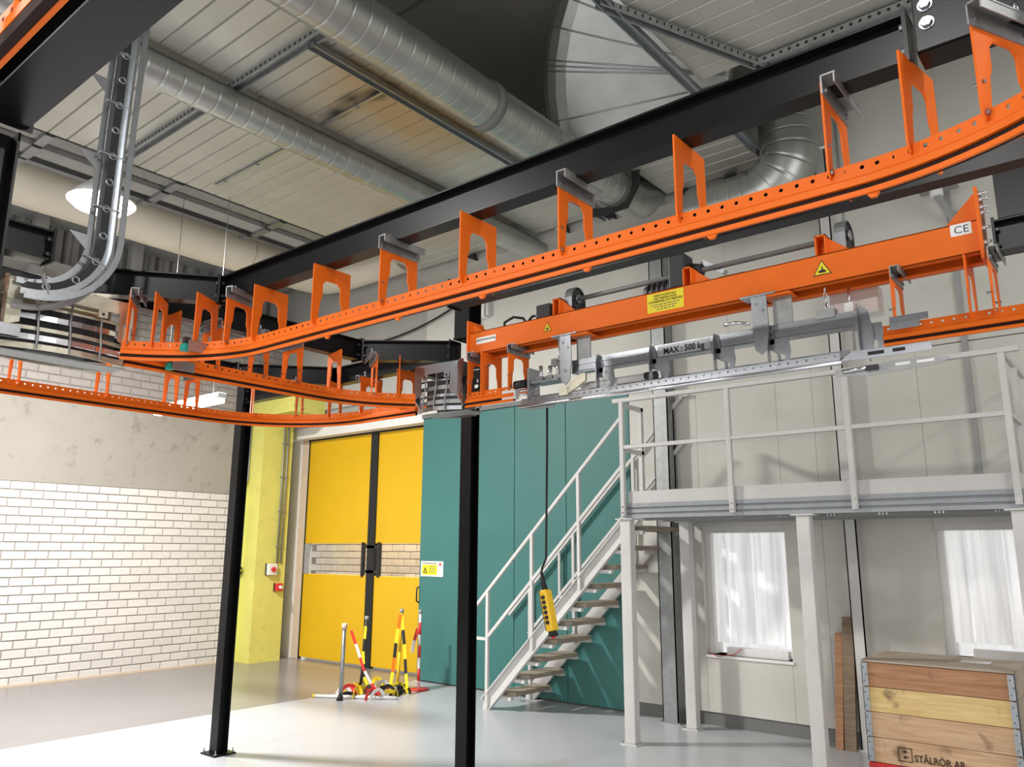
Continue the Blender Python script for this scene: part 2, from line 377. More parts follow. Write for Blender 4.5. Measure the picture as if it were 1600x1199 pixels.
# teal wall panels
teal = struct(MB().box((-8.72, YB+0.06, 0), (-5.08, YB+0.25, 3.86)).build('wall_back_teal', 'grey_dark'))
xs = [-8.74, -7.82, -6.92, -6.05, -5.075]
for a, b in zip(xs[:-1], xs[1:]):
    bevel(MB().box((a+0.004, YB, 0.02), (b-0.004, YB+0.058, 3.84)).build('panel', 'teal', teal), 0.004)
MB().box((-8.74, YB-0.03, 3.84), (-5.075, YB+0.05, 3.9)).build('top_track', 'grey_dark', teal)
h = MB().tube([(-8.735, YB-0.005, 1.32), (-8.735, YB-0.045, 1.30), (-8.735, YB-0.045, 1.12), (-8.735, YB-0.005, 1.10)], 0.012, 8).build('pull_handle', 'black_plastic', teal)
# white wall panels around windows
wp = struct(MB().box((-5.07, YB+0.06, 0.0), (-4.16, YB+0.25, 3.86)).build('wall_back_white', 'white_wall'))
def panel(x0, x1, z0, z1): bevel(MB().box((x0+0.0012, YB, z0), (x1-0.0012, YB+0.06, z1)).build('panel', 'white_wall', wp), 0.0012, 1)
panel(-5.07, -4.16, 0.14, 3.85); panel(-4.16, -3.2, 0.14, 0.74); panel(-4.16, -3.2, 2.12, 3.85); panel(-3.2, -2.8, 0.14, 3.85)
panel(-2.8, -1.76, 0.14, 3.85); panel(-1.76, -0.76, 0.14, 0.90); panel(-1.76, -0.76, 2.12, 3.85); panel(-0.76, 0.4, 0.14, 3.85); panel(0.4, 1.6, 0.14, 3.85); panel(1.6, 2.8, 0.14, 3.85); panel(2.8, XR, 0.14, 3.85)
for k, (x0, x1, z0) in enumerate(((-4.16, -3.2, 0.74), (-1.76, -0.76, 0.90))):
    pass
core = MB()
for x0, x1, z0, z1 in ((-4.16, -3.2, 0, 0.74), (-4.16, -3.2, 2.12, 3.86), (-3.2, -1.76, 0, 3.86), (-1.76, -0.76, 0, 0.9), (-1.76, -0.76, 2.12, 3.86), (-0.76, XR, 0, 3.86)):
    core.box((x0, YB+0.06, z0), (x1, YB+0.25, z1))
core.build('panel_backing', 'white_wall', wp)
struct(MB().box((-5.07, YB+0.02, 0), (XR, YB+0.06, 0.14)).build('baseboard_back', 'grey_dark'))
for k, x in enumerate((-3.72, -2.32, -1.3, 0.1, 1.5)):
    MB().box((x-0.012, YB-0.006, 3.86), (x+0.012, YB, ZC)).build('cover_strip', 'grey_mid' if k % 2 else 'white_wall', wb)
bevel(MB().box((-1.335, YB-0.03, 2.5), (-1.285, YB, 5.6)).build('conduit', 'grey_mid', wb), 0.004)
# window 1 and window 2: deep reveals, frame, hanging plastic strips
for k, (x0, x1, z0, z1) in enumerate(((-4.16, -3.2, 0.74, 2.12), (-1.76, -0.76, 0.90, 2.12))):
    w = bpy.data.objects.new('window_%d' % (k+1), None); COL.objects.link(w); w.location = ((x0+x1)/2, YB, z0); struct(w)
    MB().box((x0, YB-0.02, z0-0.03), (x1+0.02, YB+0.3, z0)).build('window_sill', 'white_paint', w)
    MB().box((x0, YB+0.1, z0), (x0+0.06, YB+0.3, z1)).build('window_jamb', 'white_paint', w)
    MB().box((x1-0.02, YB+0.1, z0), (x1, YB+0.3, z1)).build('window_jamb', 'white_paint', w)
    MB().box((x0, YB+0.02, z1-0.06), (x1, YB+0.3, z1)).build('window_head', 'grey_paint', w)
    MB().box((x0+0.22, YB+0.05, z0), (x1-0.06, YB+0.14, z0+0.085)).build('inner_ledge', 'white_paint', w)
    n = 6; dx = (x1-x0-0.05)/n
    for i in range(n):
        xa = x0+0.04+i*dx; mb = MB(); bul = []
        for j in range(7):
            t = j/6; bul.append((xa+t*(dx*1.12), YB+0.17+0.015*(i % 2)+0.012*math.sin(t*PI)))
        zb = z0+0.10+random.uniform(0, 0.03)
        vs = [(x, y, zb) for x, y in bul]+[(x, y, z1-0.05) for x, y in bul]+[(x, y+0.003, zb) for x, y in bul]+[(x, y+0.003, z1-0.05) for x, y in bul]
        fs = [(j, j+1, 8+j, 7+j) for j in range(6)]+[(14+j+1, 14+j, 21+j, 21+j+1) for j in range(6)]
        mb.add(vs, fs, True); mb.build('plastic_strip', 'curtain_glow', w)
    if k == 0:
        MB().tube([(x0+0.03, YB-0.01, z0+0.02), (x0+0.15, YB-0.03, z0-0.01), (x0+0.32, YB, z0+0.02), (x0+0.4, YB+0.03, z0+0.08)], 0.004, 6).build('loose_cable', 'red', w)
    MB().box((x0-0.05, YB+0.32, z0-0.1), (x1+0.05, YB+0.34, z1+0.1)).build('outer_pane', 'curtain_glow', w)
# columns in front of the back wall
for x0, x1, y0, mt, lab in ((-4.62, -4.43, 8.3, 'galv_dull', 'galvanised steel wall column beside the stair top'), (-2.54, -2.42, 8.36, 'grey_paint', 'slim grey wall column between the two windows')):
    c = thing('wall_column', lab, 'column', ((x0+x1)/2, y0, 0))
    MB().box((x0, y0, 0), (x1, y0+0.012, 6.2)).box((x0, y0, 0), (x0+0.012, YB-0.002, 6.2)).box((x1-0.012, y0, 0), (x1, YB-0.002, 6.2)).build('channel', mt, c)
    MB().box((x0-0.03, y0-0.02, 0), (x1+0.03, YB-0.005, 0.014)).build('base_plate', mt, c)
# right and front walls (behind the camera) with unseen openings added to let light in
struct(MB().box((XR, YF, 0), (XR+0.3, 9.9, 1.1)).box((XR, YF, 4.9), (XR+0.3, 9.9, ZC)).box((XR, 5.0, 1.1), (XR+0.3, 9.9, 4.9)).box((XR, YF, 1.1), (XR+0.3, -1.0, 4.9)).build('wall_right', 'white_wall'))
struct(MB().box((-12.9, YF-0.3, 0), (XR+0.3, YF, 1.4)).box((-12.9, YF-0.3, 5.2), (XR+0.3, YF, ZC)).box((-12.9, YF-0.3, 1.4), (-8.2, YF, 5.2)).box((1.2, YF-0.3, 1.4), (XR+0.3, YF, 5.2)).build('wall_front', 'white_wall'))
# concrete edge beam along the back wall under the roof sheets
struct(MB().box((-8.4, YB-0.55, 5.9), (-3.3, YB, 6.3)).build('trim_4', 'concrete_light'))

# ------------------------------------------------------------------ yellow double door
dr = bpy.data.objects.new('door_1', None); COL.objects.link(dr); dr.location = (-10.4, 8.9, 0); struct(dr)
for a, b in ((-12.06, -10.35), (-10.17, -8.74)):
    bevel(MB().box((a, 8.87, 0.03), (b, 8.91, 1.44)).build('lower_leaf', 'yellow', dr), 0.006)
    bevel(MB().box((a, 8.87, 1.96), (b, 8.91, 3.81)).build('upper_leaf', 'yellow', dr), 0.006)
    MB().box((a, 8.885, 1.44), (b, 8.893, 1.96)).build('vision_pane', 'glass', dr)
    e = a if a < -11 else b
    MB().box((min(e, e+0.16 if a < -11 else e-0.14), 8.865, 1.44), (max(e, e+0.16 if a < -11 else e-0.14), 8.912, 1.96)).build('pane_edge', 'grey_mid' if a < -11 else 'galv_dull', dr)
MB().box((-10.35, 8.85, 0.0), (-10.17, 8.93, 3.83)).build('centre_seal', 'rubber', dr)
for x in (-10.46, -10.06):
    MB().box((x-0.022, 8.84, 1.42), (x+0.022, 8.90, 1.98)).build('grip_bar', 'black_plastic', dr)
    MB().box((min(x, -10.24), 8.85, 1.48), (max(x, -10.24), 8.88, 1.53)).build('grip_link', 'black_plastic', dr)
    MB().box((min(x, -10.24), 8.85, 1.88), (max(x, -10.24), 8.88, 1.93)).build('grip_link', 'black_plastic', dr)
MB().box((-12.085, 8.86, 0), (-12.06, 8.92, 3.83)).build('edge_seal', 'rubber', dr)
MB().box((-12.12, 8.86, 3.80), (-8.74, 8.92, 3.84)).build('top_seal', 'rubber', dr)
MB().box((-12.28, 8.86, 0), (-12.085, 8.93, 3.83)).build('inner_jamb', 'sand', dr)
MB().box((-12.54, 8.83, 0), (-12.28, 8.92, 3.9)).build('outer_jamb', 'white_paint', dr)
MB().box((-12.66, 8.78, 0), (-12.54, 8.92, 4.02)).build('guide_rail', 'galv_dull', dr)
# unseen lamp added to brighten the corridor bricks behind the door
cl = thing('corridor_fill_lamp', 'unseen batten lamp added on the corridor ceiling behind the yellow door', 'lamp', (-10.4, 9.3, 3.98))
MB().box((-11.4, 9.25, 3.96), (-9.4, 9.35, 4.015)).build('housing', 'lamp_shade', cl)
MB().box((-11.38, 9.26, 3.95), (-9.42, 9.34, 3.96)).build('tube', 'lamp_glow', cl)
area('corridor_fill', (-10.4, 9.3, 3.9), (-10.4, 9.4, 0), 2.0, 0.3, 200, (1, 0.99, 0.97))

# ------------------------------------------------------------------ yellow-green pillar and its fittings
pl = struct(MB().box((-12.50, 7.90, 0), (-12.09, 8.50, 4.55)).build('trim_5', 'green_yellow'))
struct(MB().box((-12.55, 7.86, 4.15), (-11.2, 8.5, 4.55)).build('trim_6', 'green_yellow'))
struct(MB().box((-12.55, 7.72, 0), (-12.47, 7.90, 3.1)).build('trim_7', 'lime'))
cd = thing('conduit_run', 'pair of grey conduits running down the side of the lime pillar', 'conduit', (-12.06, 8.3, 1.6))
for y in (8.30, 8.38): MB().tube([(-12.06, y, 1.62), (-12.06, y, 4.5)], 0.016, 8).build('pipe', 'galv_dull', cd)
for z in (1.9, 2.5, 3.1, 3.7): MB().box((-12.08, 8.27, z), (-12.04, 8.41, z+0.02)).build('clip', 'galv_dull', cd)
for k, (y, z, s, lab) in enumerate(((8.20, 1.52, 0.085, 'light grey switch box with red button on the lime pillar'), (8.36, 1.22, 0.06, 'small red emergency switch below the grey box on the pillar'))):
    e = thing('switch_box', lab, 'switch', (-12.08, y, z))
    bevel(MB().box((-12.078, y-s, z-s*1.1), (-12.0, y+s, z+s*1.1)).build('housing', 'white_paint' if k == 0 else 'red', e), 0.01)
    MB().tube([(-12.0, y, z), (-11.97, y, z)], s*0.5, 12).build('button', 'red' if k == 0 else 'white_paint', e)
    MB().box((-12.079, y-s-0.02, z-s*1.2), (-12.07, y-s, z+s*1.2)).build('back_plate', 'black_plastic', e)
e = thing('wall_socket', 'small orange and black socket on the wall behind the lime pillar', 'socket', (-12.46, 7.8, 1.5))
bevel(MB().box((-12.47, 7.76, 1.44), (-12.41, 7.86, 1.56)).build('housing', 'black_plastic', e), 0.006)
MB().tube([(-12.41, 7.81, 1.5), (-12.39, 7.81, 1.5)], 0.03, 10).build('insert', 'pendant_yellow', e)
tag(MB().tube([(-12.44, 7.80, 1.56), (-12.44, 7.80, 2.9), (-12.44, 7.86, 3.05), (-12.44, 7.86, 4.1)], 0.012, 8).build('wall_conduit', 'galv_dull'), 'thin grey conduit rising from the small socket beside the pillar', 'conduit')
vp = thing('valve_pipe', 'chrome tap and looped hose beside the pillar on the brick wall', 'tap', (-12.5, 7.66, 1.3))
MB().tube([(-12.48, 7.66, 1.5), (-12.48, 7.66, 3.0)], 0.02, 8).build('riser', 'galv_dull', vp)
MB().tube([(-12.48, 7.66, 1.5), (-12.42, 7.66, 1.45), (-12.38, 7.66, 1.38)], 0.022, 8).build('tap_body', 'chrome', vp)
MB().tube([(-12.38, 7.66, 1.36), (-12.38, 7.64, 1.1), (-12.38, 7.58, 0.95), (-12.40, 7.66, 0.9), (-12.44, 7.72, 1.1)], 0.012, 8).build('hose', 'grey_dark', vp)

# ------------------------------------------------------------------ steel platform
pf = thing('work_platform', 'light grey steel platform with guard rail along the back wall', 'platform', (-2.6, 7.8, 0))
PX0, PX1, PY = -4.40, -0.84, 7.18
for x, y in ((-4.35, 7.2), (-2.52, 7.2), (-0.87, 7.2), (-4.20, 8.2), (-0.87, 8.2)):
    bevel(MB().box((x-0.06, y-0.05, 0.012), (x+0.06, y+0.05, 2.17)).build('column', 'grey_paint', pf), 0.008)
    MB().box((x-0.09, y-0.085, 0), (x+0.09, y+0.085, 0.012)).build('base_plate', 'grey_paint', pf)
    mb = MB()
    for a in (-1, 1):
        hexbolt(mb, (x+a*0.075, y-0.065, 0.012), (0, 0, 1), 0.011, 0.014)
    mb.build('anchor_bolt', 'galv', pf)
    MB().box((x-0.1, y-0.075, 2.17), (x+0.1, y+0.075, 2.182)).build('head_plate', 'grey_paint', pf)
# edge profile with its ridges, deck sheet, under-deck purlins
prof = [(0, 0), (0.03, 0), (0.03, 0.035), (0.012, 0.04), (0.012, 0.05), (0.03, 0.055), (0.03, 0.09), (0.012, 0.095), (0.012, 0.105), (0.03, 0.11), (0.03, 0.148), (0, 0.148)]
MB().prism([(-u, v) for u, v in prof], (PX0, PY+0.03, 2.185), (0, 1, 0), (0, 0, 1), (PX1-PX0, 0, 0)).build('edge_profile', 'deck_metal', pf)
MB().prism([(-u, v) for u, v in prof], (PX1, 8.44, 2.185), (-1, 0, 0), (0, 0, 1), (0, PY-8.44, 0)).build('side_profile', 'deck_metal', pf)
MB().box((PX0, PY+0.03, 2.31), (PX1-0.03, 8.46, 2.335)).build('deck_sheet', 'deck_metal', pf)
for k in range(6):
    x = PX0+0.08+k*0.66
    MB().box((x, PY+0.03, 2.2), (x+0.06, 8.46, 2.31)).build('joist', 'grey_dark', pf)
for k in range(3):
    MB().box((PX0+0.05, 7.45+k*0.4, 2.17), (PX1-0.05, 7.5+k*0.4, 2.2)).build('purlin', 'grey_mid', pf)
for k in range(8):
    x = PX0+0.35+k*0.43
    mb = MB(); 
    for j in range(3): hexbolt(mb, (x+j*0.03, PY+0.06, 2.185), (0, 0, -1), 0.008, 0.02)
    mb.build('bolt_group', 'galv', pf)
MB().box((PX0+0.08, PY+0.005, 2.335), (PX1, PY+0.012, 2.46)).build('toe_board', 'grey_paint', pf)
MB().box((PX1-0.008, PY+0.02, 2.335), (PX1, 8.44, 2.46)).build('side_toe_board', 'grey_paint', pf)
for x in (-4.36, -3.17, -2.06, -0.865):
    bevel(MB().box((x-0.024, PY-0.05, 2.21), (x+0.024, PY-0.002, 3.43)).build('rail_post', 'grey_paint', pf), 0.005)
    mb = MB(); hexbolt(mb, (x, PY-0.05, 2.24), (0, -1, 0), 0.009, 0.008); hexbolt(mb, (x, PY-0.05, 2.3), (0, -1, 0), 0.009, 0.008); mb.build('post_bolt', 'galv', pf)
bevel(MB().box((-4.46, PY-0.055, 3.40), (-0.74, PY+0.0, 3.445)).build('top_rail', 'grey_paint', pf), 0.006)
bevel(MB().box((-4.34, PY-0.045, 2.90), (-0.88, PY-0.005, 2.94)).build('mid_rail', 'grey_paint', pf), 0.006)
for z in (2.92, 3.42):
    bevel(MB().box((PX1-0.045, PY, z-0.02), (PX1-0.005, 8.4, z+0.02)).build('side_rail', 'grey_paint', pf), 0.006)
for y in (7.8, 8.38):
    MB().box((PX1-0.048, y-0.02, 2.21), (PX1-0.002, y+0.02, 3.42)).build('side_post', 'grey_paint', pf)
# short return of the guard beside the stair top
MB().box((-4.40, 7.55, 2.335), (-4.355, 7.60, 3.40)).build('return_post', 'grey_paint', pf)
MB().box((-4.40, PY, 3.36), (-4.355, 7.6, 3.40)).build('return_rail', 'grey_paint', pf)
MB().box((-4.40, PY, 2.88), (-4.355, 7.6, 2.92)).build('return_rail', 'grey_paint', pf)

# ------------------------------------------------------------------ staircase
stt = thing('staircase', 'light grey steel staircase with wooden treads against the teal wall', 'stairs', (-5.6, 8.0, 0))
SL = 1.045
def sz(x): return (x+6.66)*SL
for y0, y1 in ((7.62, 7.68), (8.40, 8.46)):
    # channel stringer: web and two flanges as a C profile
    d = Vector((1, 0, SL)).normalized(); up = Vector((-d.z, 0, d.x))
    p = Vector((-6.66, 0, 0.0)); 
    xa, xb = -6.68, -4.42
    c0 = [(xa, 0.0), (xa+0.13, 0.0), (xb, sz(xb)-0.14), (xb, sz(xb)+0.06), (xa, 0.1)]
    yy = y0 if y0 < 8 else y1
    s = 1 if y0 < 8 else -1
    web = MB().prism(c0, (0, yy+s*0.0, 0), (1, 0, 0), (0, 0, 1), (0, s*0.008, 0))
    web.build('stringer_web', 'grey_paint', stt)
    mb = MB()
    a = Vector((xa, yy-s*0.02+s*0.0, 0.1)); b = Vector((xb, yy-s*0.02, sz(xb)+0.06)); mb.bar(a, b, 0.055, 0.012)
    a = Vector((xa+0.13, yy-s*0.02, 0.006)); b = Vector((xb, yy-s*0.02, sz(xb)-0.134)); mb.bar(a, b, 0.055, 0.012)
    mb.build('stringer_flange', 'grey_paint', stt)
for k in range(1, 11):
    z = k*0.2125; x = -6.66+z/SL
    t = MB().box((x-0.03, 7.69, z-0.05), (x+0.23, 8.39, z)).build('tread', 'tread_wood', stt); bevel(t, 0.004)
    MB().box((x-0.034, 7.69, z-0.055), (x-0.028, 8.39, z-0.0)).build('nosing', 'grey_mid', t)
    for y in (7.632, 8.392):
        MB().box((x-0.02, y, z-0.09), (x+0.2, y+0.058, z-0.052)).build('tread_bracket', 'grey_paint', stt)
for y in (7.60, 8.44):
    def rl(dz, x0, x1, nm):
        MB().bar((x0, y, x0+7.97+dz), (x1, y, x1+7.97+dz), 0.035, 0.035).build(nm, 'grey_paint', stt)
    top = -4.62 if y < 8 else -4.30
    rl(0, -6.95, top, 'hand_rail'); rl(-0.55, -6.62, top, 'mid_rail')
    for x in (-6.60, -5.915, -5.235) if y < 8 else (-6.60, -5.9, -5.0, -4.45):
        bevel(MB().box((x-0.02, y-0.02, max(0.02, sz(x)-0.06)), (x+0.02, y+0.02, x+7.97)).build('baluster', 'grey_paint', stt), 0.004)
    if y < 8:
        MB().bar((-6.95, y, 1.02), (-6.95, y, 0.80), 0.035, 0.035).bar((-6.95, y, 0.80), (-6.60, y, 0.80), 0.035, 0.035).build('rail_loop', 'grey_paint', stt)
    else:
        MB().bar((-6.12, y, 1.85), (-6.12, y, 1.28), 0.03, 0.03).bar((-6.12, y, 1.28), (-5.9, y, 1.28), 0.03, 0.03).build('rail_loop', 'grey_paint', stt)
    if y > 8:
        MB().bar((-4.30, y, 3.67), (-4.22, y, 3.67), 0.035, 0.035).build('rail_end', 'grey_paint', stt)

# ------------------------------------------------------------------ black steel frame
def ibeam_profile(w, h, tf=0.009, tw=0.007):
    a, b, c = w/2, h/2, tw/2
    return [(-a, -b), (a, -b), (a, -b+tf), (c, -b+tf), (c, b-tf), (a, b-tf), (a, b), (-a, b), (-a, b-tf), (-c, b-tf), (-c, -b+tf), (-a, -b+tf)]
ZB, ZT = 3.29, 3.45
def hbeam(label, p, q, w=0.085, z0=ZB, z1=ZT, plates=(True, True), bolts=True):
    p = Vector((p[0], p[1], (z0+z1)/2)); q = Vector((q[0], q[1], (z0+z1)/2))
    t = thing('steel_beam', label, 'beam', (p+q)/2, 'black steel beams of the conveyor frame')
    MB().sweep(ibeam_profile(w, z1-z0), [p, q]).build('rolled_section', 'black_paint', t)
    d = (q-p).normalized(); sd = d.cross(Vector((0, 0, 1)))
    for e, c, s in ((plates[0], p, 1), (plates[1], q, -1)):
        if not e: continue
        MB().bar(c, c+d*s*0.012, w+0.03, z1-z0+0.02).build('end_plate', 'black_paint', t)
        if bolts:
            mb = MB()
            for k in (-1, 1):
                for z in (-0.04, 0.04): hexbolt(mb, c+d*s*0.012+sd*k*0.028+Vector((0, 0, z)), d*s, 0.011, 0.012)
            mb.build('bolt', 'galv', t)
    return t
hbeam('long black beam above the front orange track', (-4.22, 2.42), (-0.42, 2.42))
hbeam('black beam joined by two large bolts above the curved track end at top right', (-0.40, 2.42), (1.6, 2.42), 0.1, plates=(False, True))
t = thing('splice_plate', 'dark bolted splice plate on the black beam at top right', 'plate', (-0.41, 2.37, 3.3))
bevel(MB().box((-0.40, 2.362, 3.292), (-0.22, 2.376, 3.50)).build('plate', 'black_paint', t), 0.003)
for z in (3.375, 3.435):
    MB().tube([(-0.365, 2.362, z), (-0.365, 2.347, z)], 0.016, 6, smooth=False).build('bolt_head', 'galv', t)
    MB().tube([(-0.365, 2.364, z), (-0.365, 2.358, z)], 0.021, 14).build('washer', 'galv', t)
hbeam('short black diagonal beam behind the upright silver track', (-4.23, 2.40), (-4.70, 1.80))
hbeam('black beam over the orange track running along the room depth', (-4.72, 1.86), (-4.72, 3.86))
hbeam('black diagonal corner beam bolted at both ends above the silver switch', (-4.70, 3.90), (-4.18, 4.34))
hbeam('black beam from the left column toward the middle of the frame', (-7.03, 4.38), (-4.16, 4.38))
hbeam('black diagonal beam with bolted ends behind the middle orange track', (-6.18, 3.74), (-5.64, 4.34))
hbeam('black beam over the far orange track by the brick wall', (-6.20, 0.3), (-6.20, 3.70))
hbeam('black beam behind the front track toward the right column stub', (-3.2, 3.34), (1.6, 3.34))
hbeam('black beam bolted to the right end of the orange lift beam', (-0.49, 4.36), (1.4, 4.36), 0.11)
hbeam('wide black beam crossing close overhead at top left', (-2.93, 0.80), (2.0, 0.80), 0.16)
hbeam('black beam with end plate at the left edge by the silver upright track', (-4.30, 0.2), (-4.30, 1.47), 0.11)
hbeam('short black outrigger beam from the middle column', (-4.72, 5.10), (-4.72, 4.43))
dh = thing('drive_housing', 'dark drive housing at the left edge beside the silver switch', 'housing', (-5.0, 1.0, 3.02))
bevel(MB().box((-5.2, 0.3, 3.02), (-4.87, 1.72, 3.40)).build('case', 'black_paint', dh), 0.01)
MB().box((-5.1, 1.72, 3.06), (-4.87, 1.735, 3.36)).build('cover', 'black_plastic', dh)
MB().box((-4.87, 1.45, 3.1), (-4.855, 1.66, 3.3)).build('inspection_plate', 'galv_dull', dh)
def hcol(label, x, y, z0, z1, base=True, w=0.12, rot=0.0):
    t = thing('steel_column', label, 'column', (x, y, z0), 'black steel columns of the conveyor frame')
    MB().sweep(ibeam_profile(w, w-0.006), [(x, y, z0+(0.014 if base else 0)), (x, y, z1)], up=(0, 1, 0)).build('rolled_section', 'black_paint', t)
    if base:
        bevel(MB().box((x-0.12, y-0.11, z0), (x+0.12, y+0.11, z0+0.015)).build('base_plate', 'black_paint', t), 0.003)
        for a in (-1, 1):
            for b in (-1, 1):
                m = MB(); hexbolt(m, (x+a*0.098, y+b*0.088, z0+0.015), (0, 0, 1), 0.013, 0.012); m.tube([(x+a*0.098, y+b*0.088, z0+0.02), (x+a*0.098, y+b*0.088, z0+0.055)], 0.006, 6)
                m.build('anchor_bolt', 'galv', t)
    else:
        MB().box((x-0.08, y-0.08, z0), (x+0.08, y+0.08, z0+0.012)).build('foot_plate', 'black_paint', t)
    return t
hcol('free standing black column with bolted base plate in front of the brick wall', -7.09, 4.38, 0, 3.47)
hcol('tall black column standing in front of the teal wall', -4.72, 5.17, 0, 3.29)
hcol('black column at the left edge under the overhead beam', -3.03, 0.82, 0, 3.29)
hcol('short black column stub above the beam left of the orange lift beam', -4.04, 4.38, 3.45, 3.93, False, 0.15)
hcol('short black column stub above the beam at the right edge', -0.38, 4.38, 3.45, 3.87, False, 0.16)
hcol('black column at the right end of the conveyor frame outside the picture', 1.45, 4.36, 0, 3.29)

# ------------------------------------------------------------------ orange conveyor tracks
PROF = [(.088, 2.952), (.092, 2.952), (.108, 2.940), (.108, 2.919), (.076, 2.918), (.076, 2.945)]
PROF_L = [(.098, 2.884), (.108, 2.884), (.108, 2.900), (.098, 2.900)]
PROF_B = [(.084, 2.978), (.094, 2.978), (.108, 2.992), (.108, 3.006), (.092, 3.010), (.084, 3.004)]
def path_line(a, b, step=0.5):
    a = Vector((*a, 0)); b = Vector((*b, 0)); n = max(1, int((b-a).length/step)); return [a.lerp(b, i/n) for i in range(n+1)]
def path_arc(c, r, a0, a1, step=4):
    n = max(2, int(abs(a1-a0)/step)); return [Vector((c[0]+r*math.cos(math.radians(a0+(a1-a0)*i/n)), c[1]+r*math.sin(math.radians(a0+(a1-a0)*i/n)), 0)) for i in range(n+1)]
def join(*ps):
    o = []
    for p in ps:
        for v in p:
            if not o or (v-o[-1]).length > 1e-4: o.append(v)
    return o
def at_len(P, s):
    for a, b in zip(P[:-1], P[1:]):
        l = (b-a).length
        if s <= l: 
            return a.lerp(b, max(s, 0)/l), (b-a).normalized()
        s -= l
    return P[-1], (P[-1]-P[-2]).normalized()
def plen(P): return sum((b-a).length for a, b in zip(P[:-1], P[1:]))
def perforated(mb, P, u, z0, z1, cell, th=0.003, hr=0.0068, hz=None):
    """upright strip with a round hole in each cell along the path P at side offset u"""
    L = plen(P); n = max(1, int(round(L/cell))); c = L/n; hz = (z0+z1)/2+0.004 if hz is None else hz
    def pt(s, z, du):
        p, d = at_len(P, s); sd = d.cross(Vector((0, 0, 1))); return p+sd*(u+du)+Vector((0, 0, z))
    for i in range(n):
        s0, s1, sm = i*c, (i+1)*c, (i+0.5)*c
        for du, flip in ((0, 0), (th if u > 0 else -th, 1)):
            outer = [(s1, hz), (s1, z1), (sm, z1), (s0, z1), (s0, hz), (s0, z0), (sm, z0), (s1, z0)]
            hole = [(sm+hr*math.cos(k*PI/4), hz+hr*math.sin(k*PI/4)) for k in range(8)]
            vs = [pt(a, b, du) for a, b in outer]+[pt(a, b, du) for a, b in hole]
            fs = [(k, (k+1) % 8, 8+(k+1) % 8, 8+k) for k in range(8)]
            mb.add(vs, fs)
        a, b = pt(s0, z1, 0), pt(s1, z1, 0); t = th if u > 0 else -th
        mb.add([a, b, pt(s1, z1, t), pt(s0, z1, t)], [(0, 1, 2, 3)])
YW = 0.118
def yoke_mesh(mt):
    """inverted U plate: broad head, legs with a notch, rounded feet"""
    mb = MB()
    out = [(-YW, 3.286), (-YW, 3.235), (-YW, 3.20), (-YW, 3.12), (-YW, 3.10), (-YW, 3.0), (-YW+0.004, 2.978), (-YW+0.014, 2.965)]
    inn = [(0, 3.212), (-0.036, 3.212), (-0.056, 3.19), (-0.058, 3.12), (-0.068, 3.10), (-0.078, 3.0), (-0.084, 2.975), (-0.092, 2.965)]
    for sgn in (1, -1):
        mb.prism([(sgn*a, b) for a, b in [(-YW, 3.286), (0, 3.286), (0, 3.212), (-0.036, 3.212), (-YW, 3.235)]], (0, 0, 0), (0, 1, 0), (0, 0, 1), (0.007, 0, 0))
        for k in range(1, len(out)-1):
            mb.prism([(sgn*a, b) for a, b in (out[k], inn[k], inn[k+1], out[k+1])], (0, 0, 0), (0, 1, 0), (0, 0, 1), (0.007, 0, 0))
    return mb.mesh('yoke', mt)
YOKE = yoke_mesh('orange'); YOKE_G = yoke_mesh('galv')
def clamp_mesh():
    mb = MB()
    mb.box((-0.012, -0.128, 3.235), (-0.007, 0.135, 3.297)); mb.box((-0.052, -0.128, 3.292), (-0.007, 0.135, 3.297))
    mb.box((-0.05, -0.128, 3.262), (-0.046, 0.135, 3.292))
    return mb.mesh('clamp_bracket', 'galv_dull')
def clampbolt_mesh():
    mb = MB()
    mb.tube([(-0.028, -0.045, 3.297), (-0.028, -0.045, 3.312)], 0.012, 6, smooth=False)
    mb.tube([(-0.028, -0.045, 3.312), (-0.028, -0.045, 3.335), (-0.028, -0.045, 3.35)], [0.010, 0.010, 0.003], 8)
    mb.tube([(-0.028, 0.085, 3.297), (-0.028, 0.085, 3.308)], 0.011, 6, smooth=False)
    mb.tube([(-0.02, -0.1, 3.26), (-0.012, -0.1, 3.26)], 0.009, 6, smooth=False); mb.tube([(-0.02, 0.11, 3.255), (-0.012, 0.11, 3.255)], 0.009, 6, smooth=False)
    return mb.mesh('clamp_bolt', 'galv')
CLAMP = clamp_mesh(); CLBOLT = clampbolt_mesh()
def footbolt_mesh():
    mb = MB()
    for s in (-1, 1):
        mb.tube([(-0.006, s*0.100, 2.985), (-0.014, s*0.100, 2.985)], 0.009, 6, smooth=False)
        mb.tube([(0.02, s*0.1, 3.075), (-0.012, s*0.1, 3.075)], 0.006, 6, smooth=False)
    return mb.mesh('foot_bolt', 'galv')
FBOLT = footbolt_mesh()
